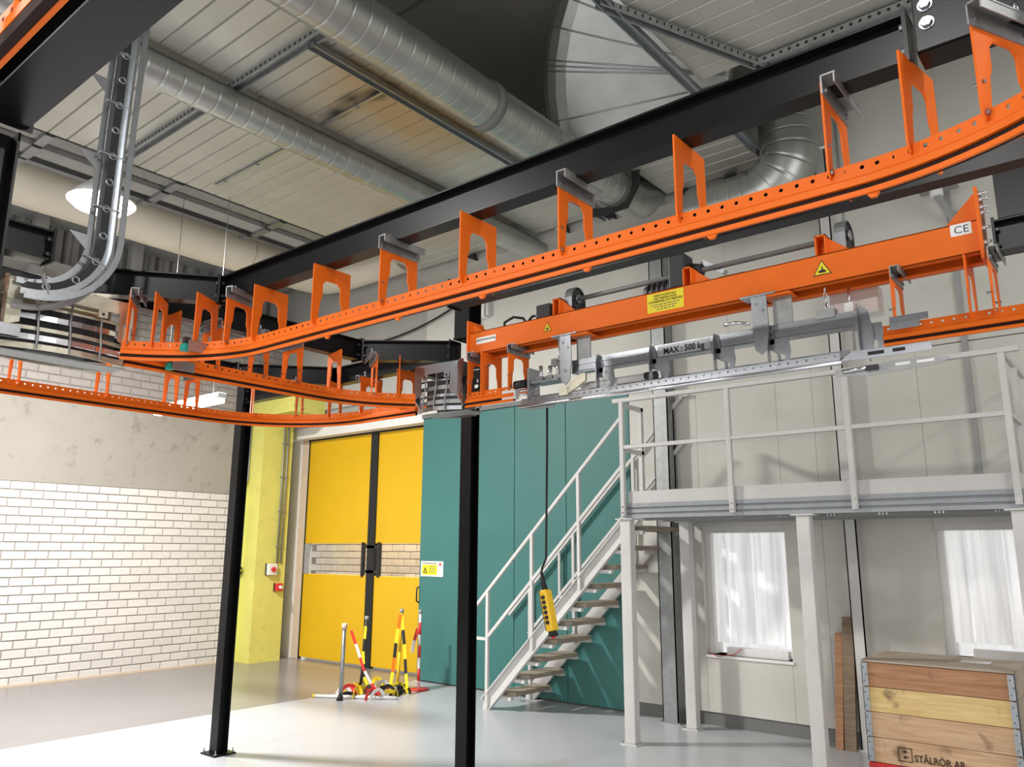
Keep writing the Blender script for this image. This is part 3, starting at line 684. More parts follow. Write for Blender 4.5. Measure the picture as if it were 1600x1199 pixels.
def track(label, P, yokes, name='conveyor_track', mt='orange', dz=0.0, cell=0.05, ym=None, side=1, flip=False, group='orange conveyor tracks', cat='conveyor track'):
    """P centre line; yokes: list of (distance along P, has clamp)"""
    mid = at_len(P, plen(P)/2)[0]
    t = thing(name, label, cat, (mid.x, mid.y, 2.88+dz), group)
    Z = Vector((0, 0, dz))
    for s in (1, -1):
        near = s == side
        mb = MB(); pr = [(s*u, z) for u, z in (PROF if near else PROF_B)]
        if s < 0: pr.reverse()
        mb.sweep(pr, [p+Z for p in P])
        if near: mb.sweep([(s*u, z) for u, z in (PROF_L if s > 0 else reversed(PROF_L))], [p+Z for p in P])
        if near: perforated(mb, [p for p in P], s*0.088, 2.95+dz, 2.996+dz, cell)
        r = mb.build('rail', mt, t)
        if near: MB().sweep([(s*0.078, 2.888), (s*0.0975, 2.888), (s*0.0975, 2.9175), (s*0.078, 2.9175)] if s > 0 else [(s*0.0975, 2.888), (s*0.078, 2.888), (s*0.078, 2.9175), (s*0.0975, 2.9175)], [p+Z for p in P]).build('chain_shade_strip', 'chain_shade', r)  # dark strip for the chain, also painting shade into the slot
    for k, (sl, cl_) in enumerate(yokes):
        p, d = at_len(P, sl); rz = math.atan2(d.y, d.x)
        y = inst('yoke', YOKE if ym is None else ym, p+Z, rz, t)
        if cl_:
            rc = rz if flip else rz+PI; inst('clamp_bracket', CLAMP, p+Z, rc, t); inst('clamp_bolt', CLBOLT, p+Z, rc, t); inst('foot_bolt', FBOLT, p+Z, rc, t)
    return t
# front track: quarter bend from the left switch, long straight under the beam, bend toward the camera at right
ARC1 = path_arc((-3.65, 1.44), 1.0, 147, 90); STR1 = path_line((-3.65, 2.44), (-0.62, 2.44)); ARC2 = path_arc((-0.62, 1.44), 1.0, 90, 20)
T1 = join(ARC1, STR1, ARC2)
la = plen(ARC1)
def sx(x): return la+(x+3.65)
Y1 = [(0.02, True), (0.17, False), (0.44, False), (0.66, True), (sx(-3.755), False), (sx(-3.22), False), (sx(-2.71), True), (sx(-2.2), False), (sx(-1.68), True), (sx(-1.18), False), (sx(-0.67), True), (sx(-0.62)+0.20, False), (sx(-0.62)+0.44, True), (sx(-0.62)+0.72, False)]
tf = track('long orange conveyor track under the front black beam with curved ends', T1, Y1)
for x in (-3.22, -2.71, -2.2, -1.68, -1.18, -0.67):
    MB().prism([(-0.018, 0), (0.018, 0), (0.008, -0.014), (-0.008, -0.014)], (x+0.12, 2.336, 2.884), (1, 0, 0), (0, 0, 1), (0, 0.012, 0)).build('lip_tab', 'orange', tf)
# middle track along the room depth, bending into the lift line
T2 = join(path_line((-4.65, 2.02), (-4.65, 3.35)), path_arc((-3.65, 3.35), 1.0, 180, 131))
track('middle orange track running into the silver switch below the diagonal beam', T2, [(0.3, False), (0.58, True), (0.93, True), (1.20, True), (1.55, False), (1.86, True), (2.05, False)], flip=True)
T3 = join(path_line((-6.15, 0.2), (-6.15, 3.35)), path_arc((-5.15, 3.35), 1.0, 180, 90), path_line((-5.15, 4.35), (-4.46, 4.35)))
track('far orange track along the brick wall bending past the yellow door', T3, [(1.15, False), (1.78, False), (2.38, False), (2.92, False), (3.10, True), (3.62, False), (4.02, True), (4.35, False), (4.75, True), (5.2, False)], flip=True)
track('orange track overhead at the top left corner', path_line((-3.6, 0.385), (1.4, 0.385)), [(0.6+0.5*k, k % 2 == 0) for k in range(9)], side=-1)
track('short orange track piece left of the lift between switch and carriage', path_line((-3.93, 4.35), (-3.47, 4.35), 0.1), [(0.03, True), (0.16, False), (0.42, True)])
TR = path_line((-1.02, 4.36), (1.3, 4.36))
tr = track('orange track beginning right of the lift carriage under the orange beam', TR, [(0.06, True), (0.40, False), (0.50, True), (1.0, False), (1.5, True)])
bevel(MB().box((-0.98, 4.24, 2.995), (-0.80, 4.25, 3.03)).box((-0.98, 4.235, 2.96), (-0.84, 4.243, 3.0)).build('latch_plate', 'galv', tr), 0.002)
track('orange track stub behind the silver switch at the left edge', path_line((-4.65, 0.3), (-4.65, 1.34)), [(0.2, False), (0.55, False), (0.84, False), (1.0, True)], flip=True)

# ------------------------------------------------------------------ silver track switches
def switch(label, c, ang, L, mt, mt2):
    """cage of bent sheets: two end frames, top plate with tabs, curved guide bars, upright rods; local x along the track"""
    t = thing('track_switch', label, 'track switch', (c[0], c[1], 2.86), 'silver track switches')
    R = Matrix.Rotation(ang, 3, 'Z'); C = Vector((c[0], c[1], 0))
    def w(p): return C+R@Vector(p)
    def pris(poly, x0, th, nm, m):
        MB().prism(poly, w((x0, 0, 0)), R@Vector((0, 1, 0)), (0, 0, 1), R@Vector((th, 0, 0))).build(nm, m, t)
    h = L/2
    for s in (-1, 1):
        for side in (-1, 1):   # end frame uprights with chamfered shoulder
            poly = [(side*0.10, 2.90), (side*0.17, 2.97), (side*0.17, 3.20), (side*0.15, 3.25), (side*0.10, 3.26), (side*0.115, 3.1)]
            pris(poly, s*h-(0.006 if s > 0 else 0), 0.006, 'end_frame', mt)
            q = [w((s*h, side*0.17, 2.97)), w((s*(h-0.07), side*0.17, 3.0)), w((s*(h-0.07), side*0.17, 3.2)), w((s*h, side*0.17, 3.2))]
            n = R@Vector((0, side*0.004, 0)); MB().add(q+[v+n for v in q], [(0, 1, 2, 3), (7, 6, 5, 4), (0, 4, 5, 1), (1, 5, 6, 2), (2, 6, 7, 3), (3, 7, 4, 0)]).build('frame_flange', mt, t)
    for side in (-1, 1):
        yy = side*0.17
        MB().bar(w((-h, yy, 3.195)), w((h, yy, 3.195)), 0.006, 0.075).build('side_plate', mt, t)
        for k in (-0.25, 0.25):
            tb = MB().bar(w((k*L, yy-side*0.0, 3.165)), w((k*L, yy, 3.115)), 0.05, 0.008, up=R@Vector((0, 1, 0))).build('tab', mt, t)
            MB().tube([w((k*L, yy+side*0.004, 3.135)), w((k*L, yy+side*0.007, 3.135))], 0.008, 8).build('tab_bolt', 'rubber', tb)
        for k, (z, bulge, hh) in enumerate(((3.11, .02, .012), (3.05, .035, .03), (2.985, .05, .02), (2.935, .06, .03), (2.885, .07, .03))):
            pts = [w((-h+L*i/10, side*(0.115+bulge*math.sin(PI*i/10)), z)) for i in range(11)]
            MB().sweep([(-0.004, -hh/2), (0.004, -hh/2), (0.004, hh/2), (-0.004, hh/2)], pts).build('guide_bar', mt2 if k % 2 else mt, t)
        for k in range(3):
            x = -h+L*(0.25+0.25*k)
            b = 0.13+0.045
            MB().tube([w((x, side*0.165, 3.165)), w((x, side*(b-0.01), 3.05)), w((x, side*(b+0.015), 2.94)), w((x, side*(b+0.012), 2.87))], 0.006, 6).build('rod', 'galv_dull', t)
    MB().bar(w((-h, 0, 3.235)), w((h, 0, 3.235)), 0.30, 0.006).build('top_plate', mt, t)
    MB().bar(w((-h*0.5, -0.03, 3.25)), w((h*0.5, -0.03, 3.25)), 0.05, 0.03).build('actuator', 'galv_dull', t)
    MB().bar(w((-h, 0, 2.868)), w((h+0.03, 0, 2.868)), 0.16, 0.006).build('bottom_plate', 'galv_dull', t)
    MB().bar(w((-h*0.9, 0, 3.03)), w((h*0.9, 0, 3.03)), 0.10, 0.22).build('gap_shade_core', 'black_plastic', t)  # black box added inside the cage as shade between the bars
    return t
switch('silver curved track switch where two orange tracks meet at left', (-4.64, 1.68), PI/2, 0.64, 'galv_yellow', 'chrome')
switch('silver track switch in front of the tall black column', (-4.15, 4.31), 0.08, 0.42, 'galv', 'galv_dull')
for k, (x, y, z, lab) in enumerate(((-4.10, 2.14, 2.955, 'small teal sensor block on the front orange track end'), (-4.51, 2.27, 2.93, 'small teal sensor block on the middle orange track'), (-4.50, 1.30, 2.95, 'small teal sensor block left of the silver switch'))):
    s = thing('sensor_block', lab, 'sensor', (x, y, z))
    bevel(MB().box((x-0.025, y-0.02, z-0.03), (x+0.025, y+0.025, z+0.012)).build('body', 'sensor_teal', s), 0.006)
    MB().box((x-0.015, y-0.01, z+0.012), (x+0.015, y+0.02, z+0.05)).build('head', 'black_plastic', s)
    MB().box((x+0.028, y+0.0, z-0.03), (x+0.034, y+0.14, z+0.03)).build('bracket', 'galv', s)

# ------------------------------------------------------------------ upright silver track with quarter bend
ut = thing('upright_track', 'silver roller track bending upward in front of the dark beams', 'conveyor track', (-4.35, 1.6, 3.15))
cz, cyy, rr = 3.51, 1.41, 0.355
def upath(dr_, x):
    P = [Vector((x, cyy-0.03, cz-rr-dr_))]
    for i in range(13):
        a = -PI/2+PI/2*i/12; P.append(Vector((x, cyy+(rr+dr_)*math.cos(a), cz+(rr+dr_)*math.sin(a))))
    P.append(Vector((x, cyy+rr+dr_, 4.2))); P.append(Vector((x, cyy+rr+dr_+0.02, 5.3)))
    return P
for dr_, x, mt_ in ((-0.055, -4.44, 'galv'), (0.02, -4.36, 'galv'), (0.075, -4.46, 'galv_dull'), (0.055, -4.30, 'galv')):
    P = upath(dr_, x); mb = MB()
    pr = [(-0.012, -0.012), (0.012, -0.012), (0.012, 0.012), (-0.012, 0.012)]
    # flat strip swept in the x plane
    vs = []; n = len(P)
    for i, p in enumerate(P):
        d = (P[min(i+1, n-1)]-P[max(i-1, 0)]).normalized(); nn = Vector((1, 0, 0)).cross(d).normalized()
        for a, b in ((-0.016, -0.004), (0.016, -0.004), (0.016, 0.004), (-0.016, 0.004)): vs.append(p+nn*a+Vector((b, 0, 0)))
    fs = [(i*4+j, i*4+(j+1) % 4, (i+1)*4+(j+1) % 4, (i+1)*4+j) for i in range(n-1) for j in range(4)]+[(3, 2, 1, 0), ((n-1)*4, (n-1)*4+1, (n-1)*4+2, (n-1)*4+3)]
    mb.add(vs, fs).build('side_rail', mt_, ut)
P = upath(-0.015, -4.40); MB().sweep([(-0.02, -0.035), (0.02, -0.035), (0.02, 0.035), (-0.02, 0.035)], P[1:], up=(1, 0, 0)).build('chain_channel', 'black_plastic', ut)
TL = plen(P)
for k in range(13):
    p, d = at_len(P, 0.12+k*0.16); nn = Vector((1, 0, 0)).cross(d)
    ring = [p+Vector((0.035, 0, 0))+(d*math.cos(t)+nn*math.sin(t))*0.018 for t in [2*PI*i/10 for i in range(11)]]
    MB().tube(ring, 0.005, 6, caps=False).build('roller', 'galv', ut)
    if k % 2 == 0:
        q = p+nn*(-0.07)
        MB().bar(p+nn*0.07+Vector((0.03, 0, 0)), q+Vector((0.03, 0, 0)), 0.01, 0.03, up=(1, 0, 0)).build('cross_tie', 'galv_dull', ut)
    if k in (3, 6, 9, 11):
        a = p+Vector((-0.02, -0.06, 0)); MB().prism([(0, 0), (-0.10, 0.0), (0, -0.09)], a, (0, 1, 0), (0, 0, 1), (0.006, 0, 0)).build('wing_bracket', 'galv', ut)
eb = thing('end_bracket', 'grey slotted bracket plate at the left edge below the upright track', 'bracket', (-4.4, 1.2, 3.1))
bevel(MB().box((-4.40, 1.10, 2.99), (-4.385, 1.21, 3.20)).build('plate', 'galv_dull', eb), 0.003)
MB().box((-4.384, 1.14, 3.10), (-4.381, 1.155, 3.16)).build('slot', 'rubber', eb)
bevel(MB().box((-4.385, 1.115, 3.0), (-4.372, 1.19, 3.18)).build('slide', 'galv', eb), 0.003)

# ------------------------------------------------------------------ orange lift beam
lb = thing('lift_beam', 'orange lift beam with drive shaft, warning stickers and gussets', 'lift beam', (-2.24, 4.35, 3.3))
LX0, LX1, LYF, LYB, LZ0, LZ1 = -3.93, -0.545, 4.285, 4.425, 3.295, 3.465
# tubular section with an open slot along its underside
sec = [(LYF, LZ0), (LYF, LZ1), (LYB, LZ1), (LYB, LZ0-0.02), (LYB-0.045, LZ0-0.02), (LYB-0.045, LZ0), (LYB-0.02, LZ0), (LYB-0.02, LZ1-0.02), (LYF+0.02, LZ1-0.02), (LYF+0.02, LZ0+0.012), (LYF+0.045, LZ0+0.012), (LYF+0.045, LZ0)]
mb = MB()
mb.box((LX0, LYF, LZ0), (LX1, LYF+0.01, LZ1)).box((LX0, LYF, LZ1-0.01), (LX1, LYB, LZ1)).box((LX0, LYB-0.01, LZ0-0.03), (LX1, LYB, LZ1))
mb.box((LX0, LYF, LZ0), (LX1, LYF+0.045, LZ0+0.01)).box((LX0, LYB-0.05, LZ0-0.03), (LX1, LYB, LZ0-0.02))
bevel(mb.build('box_section', 'orange', lb), 0.003)
MB().box((LX0-0.014, LYF-0.02, LZ0-0.03), (LX0, LYB+0.02, 3.56)).build('end_plate', 'orange', lb)
MB().box((LX1, LYF-0.02, LZ0-0.04), (LX1+0.014, LYB+0.02, 3.63)).build('end_plate', 'orange', lb)
MB().prism([(0, 0), (0.12, 0), (0, 0.085)], (LX0, 4.31, LZ1), (1, 0, 0), (0, 0, 1), (0, 0.008, 0)).prism([(0, 0), (0.12, 0), (0, 0.085)], (LX0, 4.40, LZ1), (1, 0, 0), (0, 0, 1), (0, 0.008, 0)).build('gusset', 'orange', lb)
MB().prism([(0, 0), (-0.15, 0), (-0.02, 0.135), (0, 0.15)], (LX1, 4.31, LZ1), (1, 0, 0), (0, 0, 1), (0, 0.01, 0)).build('gusset', 'orange', lb)
for z in (3.345, 3.42, 3.50, 3.53, 3.57, 3.60):
    m = MB(); hexbolt(m, (LX1+0.014, 4.30, z), (1, 0, 0), 0.011, 0.014); m.tube([(LX1+0.028, 4.30, z), (LX1+0.05, 4.30, z)], 0.006, 6); m.build('end_bolt', 'chrome', lb)
for x in (-3.13, -2.125, -1.31):
    p = MB().box((x-0.03, 4.30, LZ1), (x-0.022, 4.40, 3.585)).box((x+0.022, 4.30, LZ1), (x+0.03, 4.40, 3.585)).box((x-0.03, 4.392, LZ1), (x+0.03, 4.40, 3.585)).box((x-0.03, 4.30, 3.577), (x+0.03, 4.40, 3.585)).build('shaft_pedestal', 'orange', lb)
    MB().prism([(0.03, 0), (0.16, 0), (0.03, 0.105)], (x, 4.33, LZ1), (1, 0, 0), (0, 0, 1), (0, 0.008, 0)).build('pedestal_gusset', 'orange', lb)
MB().tube([(-3.06, 4.45, 3.60), (-1.33, 4.45, 3.60)], 0.017, 12).build('drive_shaft', 'grey_dark', lb)
for x in (-3.07, -1.22):
    p = MB().tube([(x-0.02, 4.45, 3.60), (x+0.02, 4.45, 3.60)], 0.075, 20).build('pulley', 'black_plastic', lb)
    MB().tube([(x+0.02, 4.45, 3.60), (x+0.035, 4.45, 3.60)], 0.03, 12).build('hub', 'galv', p)
    pts = [(x, 4.45+0.082*math.cos(t), 3.60+0.082*math.sin(t)) for t in [PI*i/10 for i in range(11)]]
    pts = [(x, 4.532, 3.47)]+pts+[(x, 4.368, 3.47)]
    m = MB(); n = len(pts); vs = []
    for i, q in enumerate(pts):
        for a in (-0.03, 0.03): vs.append((q[0]+a, q[1], q[2]))
    for i, q in enumerate(pts):
        c = Vector((x, 4.45, 3.60)); v = Vector(q)-c; v = v*1.07 if i not in (0, n-1) else Vector((0, v.y*1.07, v.z))
        for a in (-0.03, 0.03): vs.append((x+a, c.y+v.y, c.z+v.z))
    fs = [(2*i, 2*i+1, 2*i+3, 2*i+2) for i in range(n-1)]+[(2*n+2*i+1, 2*n+2*i, 2*n+2*i+2, 2*n+2*i+3) for i in range(n-1)]
    fs += [(2*i, 2*i+2, 2*n+2*i+2, 2*n+2*i) for i in range(n-1)]+[(2*i+3, 2*i+1, 2*n+2*i+1, 2*n+2*i+3) for i in range(n-1)]
    m.add(vs, fs).build('belt_cover', 'galv', lb)
gm = bevel(MB().box((-2.27, 4.33, 3.475), (-2.155, 4.46, 3.70)).build('gear_motor', 'black_plastic', lb), 0.012)
MB().tube([(-2.50, 4.47, 3.525), (-2.27, 4.47, 3.525)], 0.055, 14).build('motor_barrel', 'black_plastic', gm)
MB().box((-2.53, 4.43, 3.468), (-2.30, 4.52, 3.49)).build('motor_foot', 'black_plastic', gm)
for k in range(5): MB().tube([(-2.48+k*0.04, 4.47, 3.525), (-2.465+k*0.04, 4.47, 3.525)], 0.062, 14).build('fin', 'black_plastic', gm)
MB().tube([(-2.155, 4.45, 3.6), (-2.09, 4.45, 3.6)], [0.06, 0.04], 12).build('coupling', 'black_plastic', gm)
MB().bar((-2.10, 4.48, 3.66), (-1.95, 4.48, 3.56), 0.05, 0.03).build('torque_arm', 'galv', gm)
bevel(MB().box((-3.33, 4.32, 3.47), (-3.20, 4.43, 3.575)).build('brake_box', 'black_plastic', lb), 0.01)
bevel(MB().box((-1.98, 4.42, 3.47), (-1.80, 4.50, 3.52)).build('terminal_box', 'black_plastic', lb), 0.008)
MB().tube([(-3.68, 4.40, 3.475), (-3.70, 4.42, 3.54), (-3.62, 4.43, 3.57), (-3.52, 4.42, 3.54), (-3.47, 4.40, 3.49), (-3.42, 4.40, 3.53), (-3.36, 4.40, 3.53), (-3.32, 4.38, 3.50)], 0.010, 8).build('drive_cable', 'rubber', lb)
# stickers (flat print on thin plates)
def plate(x0, x1, z0, z1, mt, nm='sticker', y=None, parent=lb):
    y = LYF if y is None else y
    return MB().box((x0, y-0.0015, z0), (x1, y, z1)).build(nm, mt, parent)
s = plate(-2.40, -2.145, 3.328, 3.452, 'label_yellow'); yy = LYF-0.0022
for k, (tx, z, sz_, fit) in enumerate((('VERBOT! AUFENTHALT', 3.427, 0.02, 0.16), ('UND VERKEHR UNTER', 3.408, 0.02, 0.16), ('SCHWEBENDER LAST VERBOTEN', 3.389, 0.02, 0.235))):
    text(tx, sz_, (-2.2725-fit/2, yy, z), (1, 0, 0), (0, 0, 1), 'ink', s, fit=fit, bold=0.0004)
mb = MB()
for r, (z, w) in enumerate(((3.372, 0.2), (3.357, 0.16), (3.342, 0.12))):
    x = -2.2725-w/2
    while x < -2.2725+w/2:
        l = random.uniform(0.012, 0.03); mb.box((x, yy-0.0002, z), (x+l, yy, z+0.006)); x += l+0.007
mb.build('small_print', 'ink_grey', s)
def triangle(xc, z0, sd):
    t = MB().prism([(-sd/2, 0), (sd/2, 0), (0, sd*0.87)], (xc, LYF, z0), (1, 0, 0), (0, 0, 1), (0, -0.0012, 0)).build('warning_sticker', 'ink', lb)
    MB().prism([(-sd*0.42, 0.05*sd), (sd*0.42, 0.05*sd), (0, sd*0.78)], (xc, LYF-0.0012, z0), (1, 0, 0), (0, 0, 1), (0, -0.0008, 0)).build('yellow_field', 'label_yellow', t)
    q = [(-0.2, 0.14), (0.18, 0.12), (0.22, 0.24), (0.06, 0.3), (0.02, 0.5), (-0.02, 0.5), (-0.03, 0.3), (-0.2, 0.24)]
    MB().prism([(a*sd, b*sd) for a, b in q], (xc, LYF-0.002, z0), (1, 0, 0), (0, 0, 1), (0, -0.0006, 0)).build('pictogram', 'ink', t)
triangle(-3.195, 3.355, 0.072); triangle(-1.305, 3.345, 0.10)
s = plate(-0.667, -0.573, 3.40, 3.462, 'label_white'); text('CE', 0.055, (-0.652, LYF-0.0022, 3.412), (1, 0, 0), (0, 0, 1), 'ink_blue', s, fit=0.064)
s = plate(-3.86, -3.67, 3.365, 3.415, 'label_white', 'name_plate')
mb = MB()
for k in range(11): mb.box((-3.845+k*0.0155, LYF-0.002, 3.388), (-3.833+k*0.0155, LYF-0.0016, 3.40))
mb.build('small_print', 'ink_grey', s)
for x in (-3.85, -3.68): m = MB(); m.tube([(x, LYF-0.0015, 3.39), (x, LYF-0.004, 3.39)], 0.006, 8); m.build('rivet', 'grey_dark', s)

# ------------------------------------------------------------------ galvanised lift carriage with its track
cg = thing('lift_carriage', 'galvanised lift carriage with silver track hanging below the orange beam', 'lift carriage', (-2.2, 4.35, 2.85))
CB = [(-0.036, -0.043), (0.03, -0.043), (0.03, 0.047), (-0.03, 0.047), (-0.03, 0.012), (-0.027, 0.010), (-0.027, 0.006), (-0.03, 0.004), (-0.03, -0.030), (-0.036, -0.036)]
MB().prism([(a, b) for a, b in CB], (-3.0, 4.33, 3.068), (0, 1, 0), (0, 0, 1), (1.86, 0, 0)).build('top_channel', 'galv', cg)
s = MB().box((-2.345, 4.2975, 3.042), (-1.99, 4.30, 3.108)).build('load_plate', 'plate_grey', cg)
text('MAX : 500 kg', 0.056, (-2.305, 4.2965, 3.052), (1, 0, 0), (0, 0, 1), 'ink', s, fit=0.275, bold=0.0015)
for x in (-2.78, -2.385, -1.955, -1.63, -1.14):
    y0 = 4.292; 
    hp = MB()
    hp.prism([(-0.03, 3.06), (0.0, 3.13), (0.03, 3.06), (0.03, 3.0), (-0.03, 3.0)], (x, 4.297, 0), (1, 0, 0), (0, 0, 1), (0, -0.004, 0))
    hp.prism([(4.29, 3.12), (4.29, 2.86), (4.262, 2.86), (4.25, 2.9), (4.25, 3.05), (4.27, 3.12)], (x, 0, 0), (0, 1, 0), (0, 0, 1), (0.005, 0, 0))
    hp.prism([(4.29, 3.03), (4.42, 3.03), (4.45, 2.95), (4.452, 2.86), (4.43, 2.86), (4.40, 2.97), (4.29, 2.97)], (x, 0, 0), (0, 1, 0), (0, 0, 1), (0.005, 0, 0))
    hp.prism([(0.005, 3.03), (0.11, 3.03), (0.12, 2.95), (0.10, 2.87), (0.08, 2.87), (0.085, 2.93), (0.005, 2.97)], (x, 4.297, 0), (1, 0, 0), (0, 0, 1), (0, -0.004, 0))
    hp.build('hanger_plate', 'galv', cg)
    m = MB(); hexbolt(m, (x+0.01, 4.293, 3.08), (0, -1, 0), 0.009, 0.008); hexbolt(m, (x+0.05, 4.293, 3.0), (0, -1, 0), 0.008, 0.008); m.build('hanger_bolt', 'chrome', cg)
# silver rails with bright lower nose
for y, dz in ((4.262, 0), (4.448, 0.055)):
    r = MB()
    if dz: r.box((-3.40, y-0.012, 2.84+dz), (-1.24, y-0.002, 2.885+dz))
    else: perforated(r, [Vector((-3.40, y-0.012, 0)), Vector((-1.24, y-0.012, 0))], 0.0, 2.842, 2.888, 0.05, hr=0.006)
    r.build('rail', 'galv', cg)
    MB().tube([(-3.42, y-0.006, 2.833+dz), (-1.235, y-0.006, 2.833+dz)], 0.013, 12).build('rail_nose', 'chrome', cg)
MB().box((-3.36, 4.25, 2.806), (-3.12, 4.262, 2.818)).build('lower_lip', 'galv_dull', cg)
# support columns from the lift beam
for x in (-3.02, -1.66):
    bevel(MB().box((x-0.11, 4.24, 3.285), (x+0.10, 4.46, 3.297)).build('cross_plate', 'galv', cg), 0.003)
    sp = MB().prism([(-0.045, 3.285), (0.045, 3.285), (0.05, 3.1), (0.035, 2.97), (0.0, 2.94), (-0.035, 2.97), (-0.045, 3.05)], (x, 4.255, 0), (1, 0, 0), (0, 0, 1), (0, -0.008, 0)).build('guide_plate', 'galv', cg)
    MB().box((x-0.04, 4.255, 3.02), (x-0.03, 4.33, 3.285)).build('side_web', 'galv_dull', cg)
    MB().box((x+0.06, 4.30, 3.11), (x+0.17, 4.31, 3.285)).build('rear_plate', 'galv_dull', cg)
    m = MB()
    for a, z in ((-0.02, 3.24), (0.02, 3.20), (0.0, 3.04)): hexbolt(m, (x+a, 4.247, z), (0, -1, 0), 0.009, 0.008)
    m.build('guide_bolt', 'chrome', cg)
    oc = MB().box((x+0.02, 4.25, 3.272), (x+0.18, 4.44, 3.284)).build('orange_plate', 'orange', cg)
MB().tube([(-1.72, 4.24, 3.13), (-1.80, 4.235, 3.15), (-1.87, 4.235, 3.148)], 0.010, 8).build('lever', 'chrome', cg)
# rocker and latch group at the left end
MB().prism([(0, 0), (0.04, 0.05), (0.13, 0.10), (0.17, 0.10), (0.17, 0.05), (0.10, 0.01), (0.03, -0.02)], (-3.02, 4.235, 2.90), (1, 0, 0), (0, 0, 1), (0, 0.02, 0)).build('rocker_arm', 'galv_yellow', cg)
MB().box((-3.06, 4.23, 2.87), (-2.99, 4.27, 2.925)).build('latch_block', 'galv_yellow', cg)
bevel(MB().box((-3.30, 4.24, 2.985), (-3.08, 4.36, 3.0)).build('latch_plate', 'galv', cg), 0.003)
for k, (x, z) in enumerate(((-3.25, 3.06), (-3.17, 3.05), (-3.10, 3.08))):
    MB().tube([(x, 4.28, 3.0), (x, 4.28, z+0.05)], 0.014, 8).build('spring_pin', 'chrome', cg)
    MB().box((x-0.03, 4.26, 3.0), (x+0.03, 4.30, 3.03)).build('pin_block', 'galv_dull', cg)
MB().box((-3.34, 4.24, 2.86), (-3.32, 4.36, 3.1)).build('stop_plate', 'galv', cg)
MB().tube([(-3.47, 4.27, 3.0), (-3.36, 4.27, 3.0)], 0.03, 10).build('damper', 'rubber', cg)
for z in (2.93, 2.96): MB().tube([(-3.7, 4.30, z), (-3.3, 4.30, z)], 0.008, 8).build('guide_rod', 'chrome', cg)
bevel(MB().box((-3.58, 4.25, 2.90), (-3.46, 4.30, 2.97)).build('air_block', 'label_white', cg), 0.004)
MB().tube([(-2.95, 4.34, 2.94), (-2.42, 4.34, 2.94)], 0.022, 12).build('air_cylinder', 'white_paint', cg)
MB().tube([(-2.46, 4.34, 2.94), (-2.38, 4.34, 2.94)], 0.026, 12).build('cylinder_cap', 'black_plastic', cg)
# chain, adjusters, white control box at the right end
for x in (-1.31, -3.12):
    for k in range(5):
        z = 3.27-k*0.03; a = (0.008, 0) if k % 2 else (0, 0.008)
        ring = [(x+a[0]*math.cos(t), 4.32+a[1]*math.cos(t), z+0.018*math.sin(t)) for t in [2*PI*i/8 for i in range(9)]]
        MB().tube(ring, 0.0035, 5, caps=False).build('chain_link', 'chrome', cg)
    MB().box((x-0.05, 4.29, 3.10), (x+0.05, 4.35, 3.15)).build('shackle', 'galv_dull', cg)
MB().tube([(-1.19, 4.33, 3.12), (-1.19, 4.33, 3.26)], 0.007, 8).build('adjuster_rod', 'chrome', cg)
bevel(MB().box((-1.215, 4.31, 3.11), (-1.165, 4.35, 3.17)).build('adjuster_block', 'label_white', cg), 0.003)
bevel(MB().box((-1.34, 4.48, 3.14), (-1.08, 4.60, 3.30)).build('control_box', 'white_paint', cg), 0.01)
MB().prism([(-0.03, 2.88), (0.045, 2.88), (0.05, 2.98), (0.03, 3.10), (-0.01, 3.14), (-0.03, 3.08)], (-1.12, 4.29, 0), (1, 0, 0), (0, 0, 1), (0, -0.006, 0)).build('end_cheek', 'galv', cg)
MB().prism([(-1.24, 2.84), (-1.17, 2.885), (-0.80, 2.875), (-0.80, 2.835), (-1.1, 2.832)], (0, 4.25, 0), (1, 0, 0), (0, 0, 1), (0, 0.006, 0)).build('tongue_plate', 'galv', cg)
for a, b in ((-1.10, -1.02), (-0.98, -0.92)): MB().box((a, 4.2485, 2.850), (b, 4.25, 2.868)).build('slot', 'rubber', cg)
MB().prism([(-1.28, 2.80), (-0.9, 2.815), (-0.74, 2.80), (-0.73, 2.785), (-0.80, 2.765), (-1.1, 2.75), (-1.28, 2.765)], (0, 4.28, 0), (1, 0, 0), (0, 0, 1), (0, 0.006, 0)).build('latch_tongue', 'galv_dull', cg)
for a, b in ((-0.98, -0.91), (-0.88, -0.80)): MB().box((a, 4.277, 2.782), (b, 4.28, 2.797)).build('slot', 'label_white', cg)
MB().tube([(-1.24, 4.27, 2.785), (-1.12, 4.27, 2.79)], 0.011, 10).build('push_rod', 'chrome', cg)
MB().box((-1.12, 4.26, 2.775), (-1.06, 4.285, 2.80)).build('rod_block', 'black_plastic', cg)

# ------------------------------------------------------------------ pendant control on its cable
pc = thing('pendant_control', 'yellow hand held crane pendant hanging on a black cable before the stairs', 'pendant control', (-3.2, 4.3, 1.4))
MB().tube([(-3.22, 4.31, 2.83), (-3.222, 4.31, 2.5), (-3.23, 4.31, 2.1), (-3.235, 4.31, 1.80), (-3.268, 4.31, 1.74), (-3.275, 4.31, 1.70), (-3.262, 4.31, 1.64)], 0.008, 8).build('cable', 'rubber', pc)
MB().tube([(-3.274, 4.31, 1.71), (-3.262, 4.31, 1.655), (-3.245, 4.31, 1.60)], [0.010, 0.017, 0.021], 10).build('cable_boot', 'rubber', pc)
A = Vector((-3.245, 4.31, 1.60)); B = Vector((-3.185, 4.31, 1.34))
bd = bevel(MB().bar(A, B, 0.075, 0.062, up=(1, 0, 0)).build('body', 'pendant_yellow', pc), 0.016, 3)
d = (B-A).normalized()
for k in range(6):
    c = A.lerp(B, 0.18+k*0.12)+Vector((0.004, -0.036, 0))
    MB().tube([c, c+Vector((0, -0.012, 0))], 0.0125, 10).build('push_button', 'rubber', pc)
